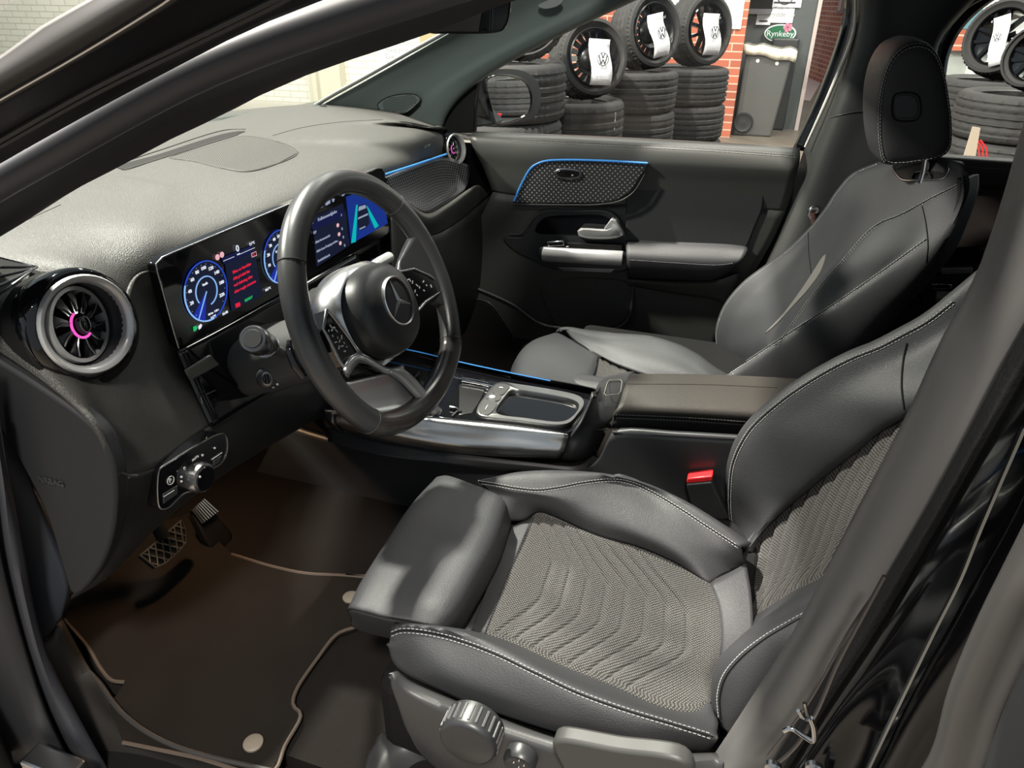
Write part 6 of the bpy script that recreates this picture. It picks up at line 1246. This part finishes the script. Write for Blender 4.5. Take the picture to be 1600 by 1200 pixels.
rl = [
 [p+V(.03, -.07, 0) for p in PL(pfs, 'x', .61)], [p+V(.015, -.015, .002) for p in PL(pfs, 'x', .61)], PL(pfs, 'x', .60),
 PL([(1168, 608), (1150, 575), (1140, 545), (1150, 500), (1178, 464), (1218, 428), (1250, 396), (1280, 352), (1303, 314), (1338, 274), (1385, 250)], 'x', .56),
 PL([(1185, 602), (1176, 565), (1176, 535), (1198, 494), (1230, 456), (1262, 420), (1288, 378), (1312, 335), (1335, 298), (1366, 267), (1408, 247)], 'x', .49),
 PL([(1203, 600), (1196, 560), (1198, 530), (1220, 496), (1248, 462), (1277, 426), (1300, 390), (1324, 350), (1345, 310), (1380, 272), (1426, 245)], 'x', .425),
 [at(*p) for p in [(1185, 600, 'x', .27), (1190, 560, 'x', .27), (1206, 532, 'x', .265), (1236, 500, 'x', .26), (1268, 462, 'x', .26), (1315, 410, 'x', .255), (1350, 368, 'x', .26), (1385, 325, 'x', .27), (1425, 278, 'x', .28), (1452, 245, 'x', .29)]],
 [at(*p) for p in [(1160, 600, 'x', .19), (1185, 568, 'x', .19), (1225, 534, 'x', .19), (1280, 495, 'x', .19), (1340, 450, 'x', .19), (1400, 392, 'x', .19), (1440, 330, 'x', .195), (1465, 280, 'x', .21), (1478, 248, 'x', .225)]],
 [at(*p, 'x', .155) for p in [(1120, 595), (1145, 580), (1180, 556), (1235, 520), (1300, 478), (1370, 430), (1448, 374), (1485, 330), (1500, 290), (1497, 260)]],
 [p for p in PL([(1150, 620), (1210, 590), (1275, 560), (1340, 510), (1410, 452), (1465, 392), (1495, 345), (1506, 305), (1504, 274)], 'x', .14)],
 [p for p in PL([(1220, 640), (1290, 600), (1345, 548), (1402, 482), (1440, 442), (1470, 402), (1492, 352), (1507, 305), (1507, 280)], 'x', .15)],
 [p+V(.05, -.03, 0) for p in PL([(1220, 640), (1290, 600), (1345, 548), (1402, 482), (1440, 442), (1470, 402), (1492, 352), (1507, 305), (1508, 280)], 'x', .15)]]
G = surf(rl, 80, 90); O5 = MB().grid(G).build('backrest', LEATH, ps, thick=.01, toward=CAMP)
MB().loft([[V(x, yy-dy, z_) for x, dy in ((.56, 0), (.23, 0), (.23, .03), (.56, .03))] for yy, z_ in ((-.62, .45), (-.65, .60), (-.70, .80), (-.745, .96), (-.75, 1.0))]).build('backrest_shell', PLASTS, ps, bevel=.02)
cs_ = drape([(1196, 521), (1225, 490), (1256, 448), (1291, 396), (1284, 422), (1262, 454), (1240, 478), (1216, 504)], [O5], .0015, 40, True)
MB().prism(cs_, -nb*.004).build('cloth_insert_backrest', CLOTH, ps)
l1 = [(1215, 540, .262), (1240, 504, .26), (1268, 464, .26), (1315, 410, .255), (1366, 355, .23), (1410, 335, .185), (1452, 312, .165), (1504, 286, .142)]
l2 = [(1142, 581, .155), (1180, 556, .155), (1235, 520, .155), (1300, 478, .155), (1370, 430, .155), (1448, 374, .155)]
b = MB()
for L in (l1, l2):
    for dy in (-1.8, 1.8): stitches(b, drape([(p[0], p[1]+dy) for p in L], [O5]), .0055, .0036, .0006)
stitches(b, drape([(p[0]+2.5, p[1]+2.5) for p in pfs[1:]], [O5]), .0055, .0036, .0006)
for dy in (-1.5, 1.5): stitches(b, drape([(p[0], p[1]+dy) for p in pbs], [O6]), .0055, .0036, .0006)
b.build('seat_stitching', STITCH, ps)
MB().tube(drape([(1441, 322), (1447, 350), (1450, 385), (1447, 410)], [O5], .0002), .0012, 6, res=0).tube(drape([(1263, 364), (1264, 395), (1268, 428)], [O5], .0002), .0012, 6, res=0).tube(drape(l1, [O5], .0002), .0012, 6, res=0).tube(drape(l2, [O5], .0002), .0011, 6, res=0).build('seat_seams', BLACK, ps)
# head rest
ho = [(1380, 256), (1373, 235), (1370, 190), (1374, 142), (1385, 103), (1402, 77), (1428, 64), (1455, 71), (1473, 102), (1483, 150), (1488, 200), (1484, 236), (1466, 249), (1430, 256), (1402, 259)]
H0 = cr(np.array(PL(ho, 'x', .255)), 48, True); hm = H0.mean(0); rings = []
for x, s in ((.243, .55), (.2445, .80), (.247, .91), (.250, .955), (.255, .985), (.262, 1.0), (.30, 1.02), (.36, 1.035), (.42, 1.02), (.455, .985), (.47, .93), (.478, .8)):
    r = (H0-hm)*s+hm; r[:, 0] = x; r[:, 1] += (.012 if s > .97 else 0)*np.clip((r[:, 1]-hm[1])/.06, 0, 1)*(1-((x-.36)/.11)**2); rings.append(r)
hr = MB().loft(rings).build('head_rest', LEATH, ps)
b = MB(); hs_ = (H0-hm)*.945+hm; hs_[:, 0] = .2475
for s, dx in ((.925, -.001), (.965, .003)):
    q = (H0-hm)*s+hm; q[:, 0] = .2468+dx+(.0 if s < .95 else .0015); stitches(b, np.vstack([q, q[:1]]), .006, .004, .0006)
b.build('head_rest_stitching', STITCH, hr)
MB().tube(hs_+V(-.0002, 0, 0), .0011, 6, closed=True, res=0).build('head_rest_seam', BLACK, hr)
slab('head_rest_button', [(1400, 152), (1404, 149), (1426, 149), (1432, 154), (1434, 176), (1430, 183), (1404, 184), (1399, 179)], PLASTS, hr, v=.2425, n=40, thick=.01, bevel=.0015)
MB().tube(cr(np.array(PL([(1397, 150), (1403, 146), (1428, 146), (1436, 152), (1438, 178), (1432, 187), (1402, 188), (1395, 181)], 'x', .2435)), 40, True), .0018, 6, closed=True, res=0).build('button_surround', BLACK, hr)
pb_ = drape([(1394, 262), (1404, 254), (1440, 250), (1470, 251), (1482, 254), (1483, 266), (1476, 277), (1440, 281), (1410, 281)], [O5], .0012, 50, True)
MB().prism(pb_, V(0, .0, -.002)).build('post_base', BLACK, ps)
MB().tube(drape([(1394, 262), (1402, 274), (1411, 281.5), (1440, 282), (1476, 278), (1484, 266), (1483, 256)], [O5], .001), .0013, 6, res=0).build('base_rim', SATIN, ps)
for k_, (bx, tx, dxx) in enumerate(((1443, 1441, 0), (1456, 1452, .14))):
    q0 = hit(bx, 277-k_*14, [O5], .001)+V(dxx, 0, 0); MB().tube([q0-V(0, 0, .01), q0+V(0, 0, .01), q0+V(0, .002, .03)], .0065, 14).build('head_rest_post', CHROME, ps)
MB().tube(drape([(1428, 279), (1432, 272), (1443, 269), (1454, 272), (1458, 279)], [O5], .002), .0028, 8, res=0).build('post_sleeve', GLOSS, ps)
# belt anchor behind the passenger seat
ba = thing('belt_guide', 'small bright seat belt guide on the far centre pillar behind the seat', 'belt guide', tuple(A_(1270, 330, 'x', .65)))
MB().tube(PL([(1270, 345), (1264, 334), (1268, 326), (1278, 326), (1276, 336)], 'x', .65), .005, 8).build('metal_loop', CHROME, ba)
MB().tube(PL([(1272, 332), (1273, 348)], 'x', .648), .009, 10).build('guide_body', mat('guide_brown', (.06, .03, .025), .4), ba)
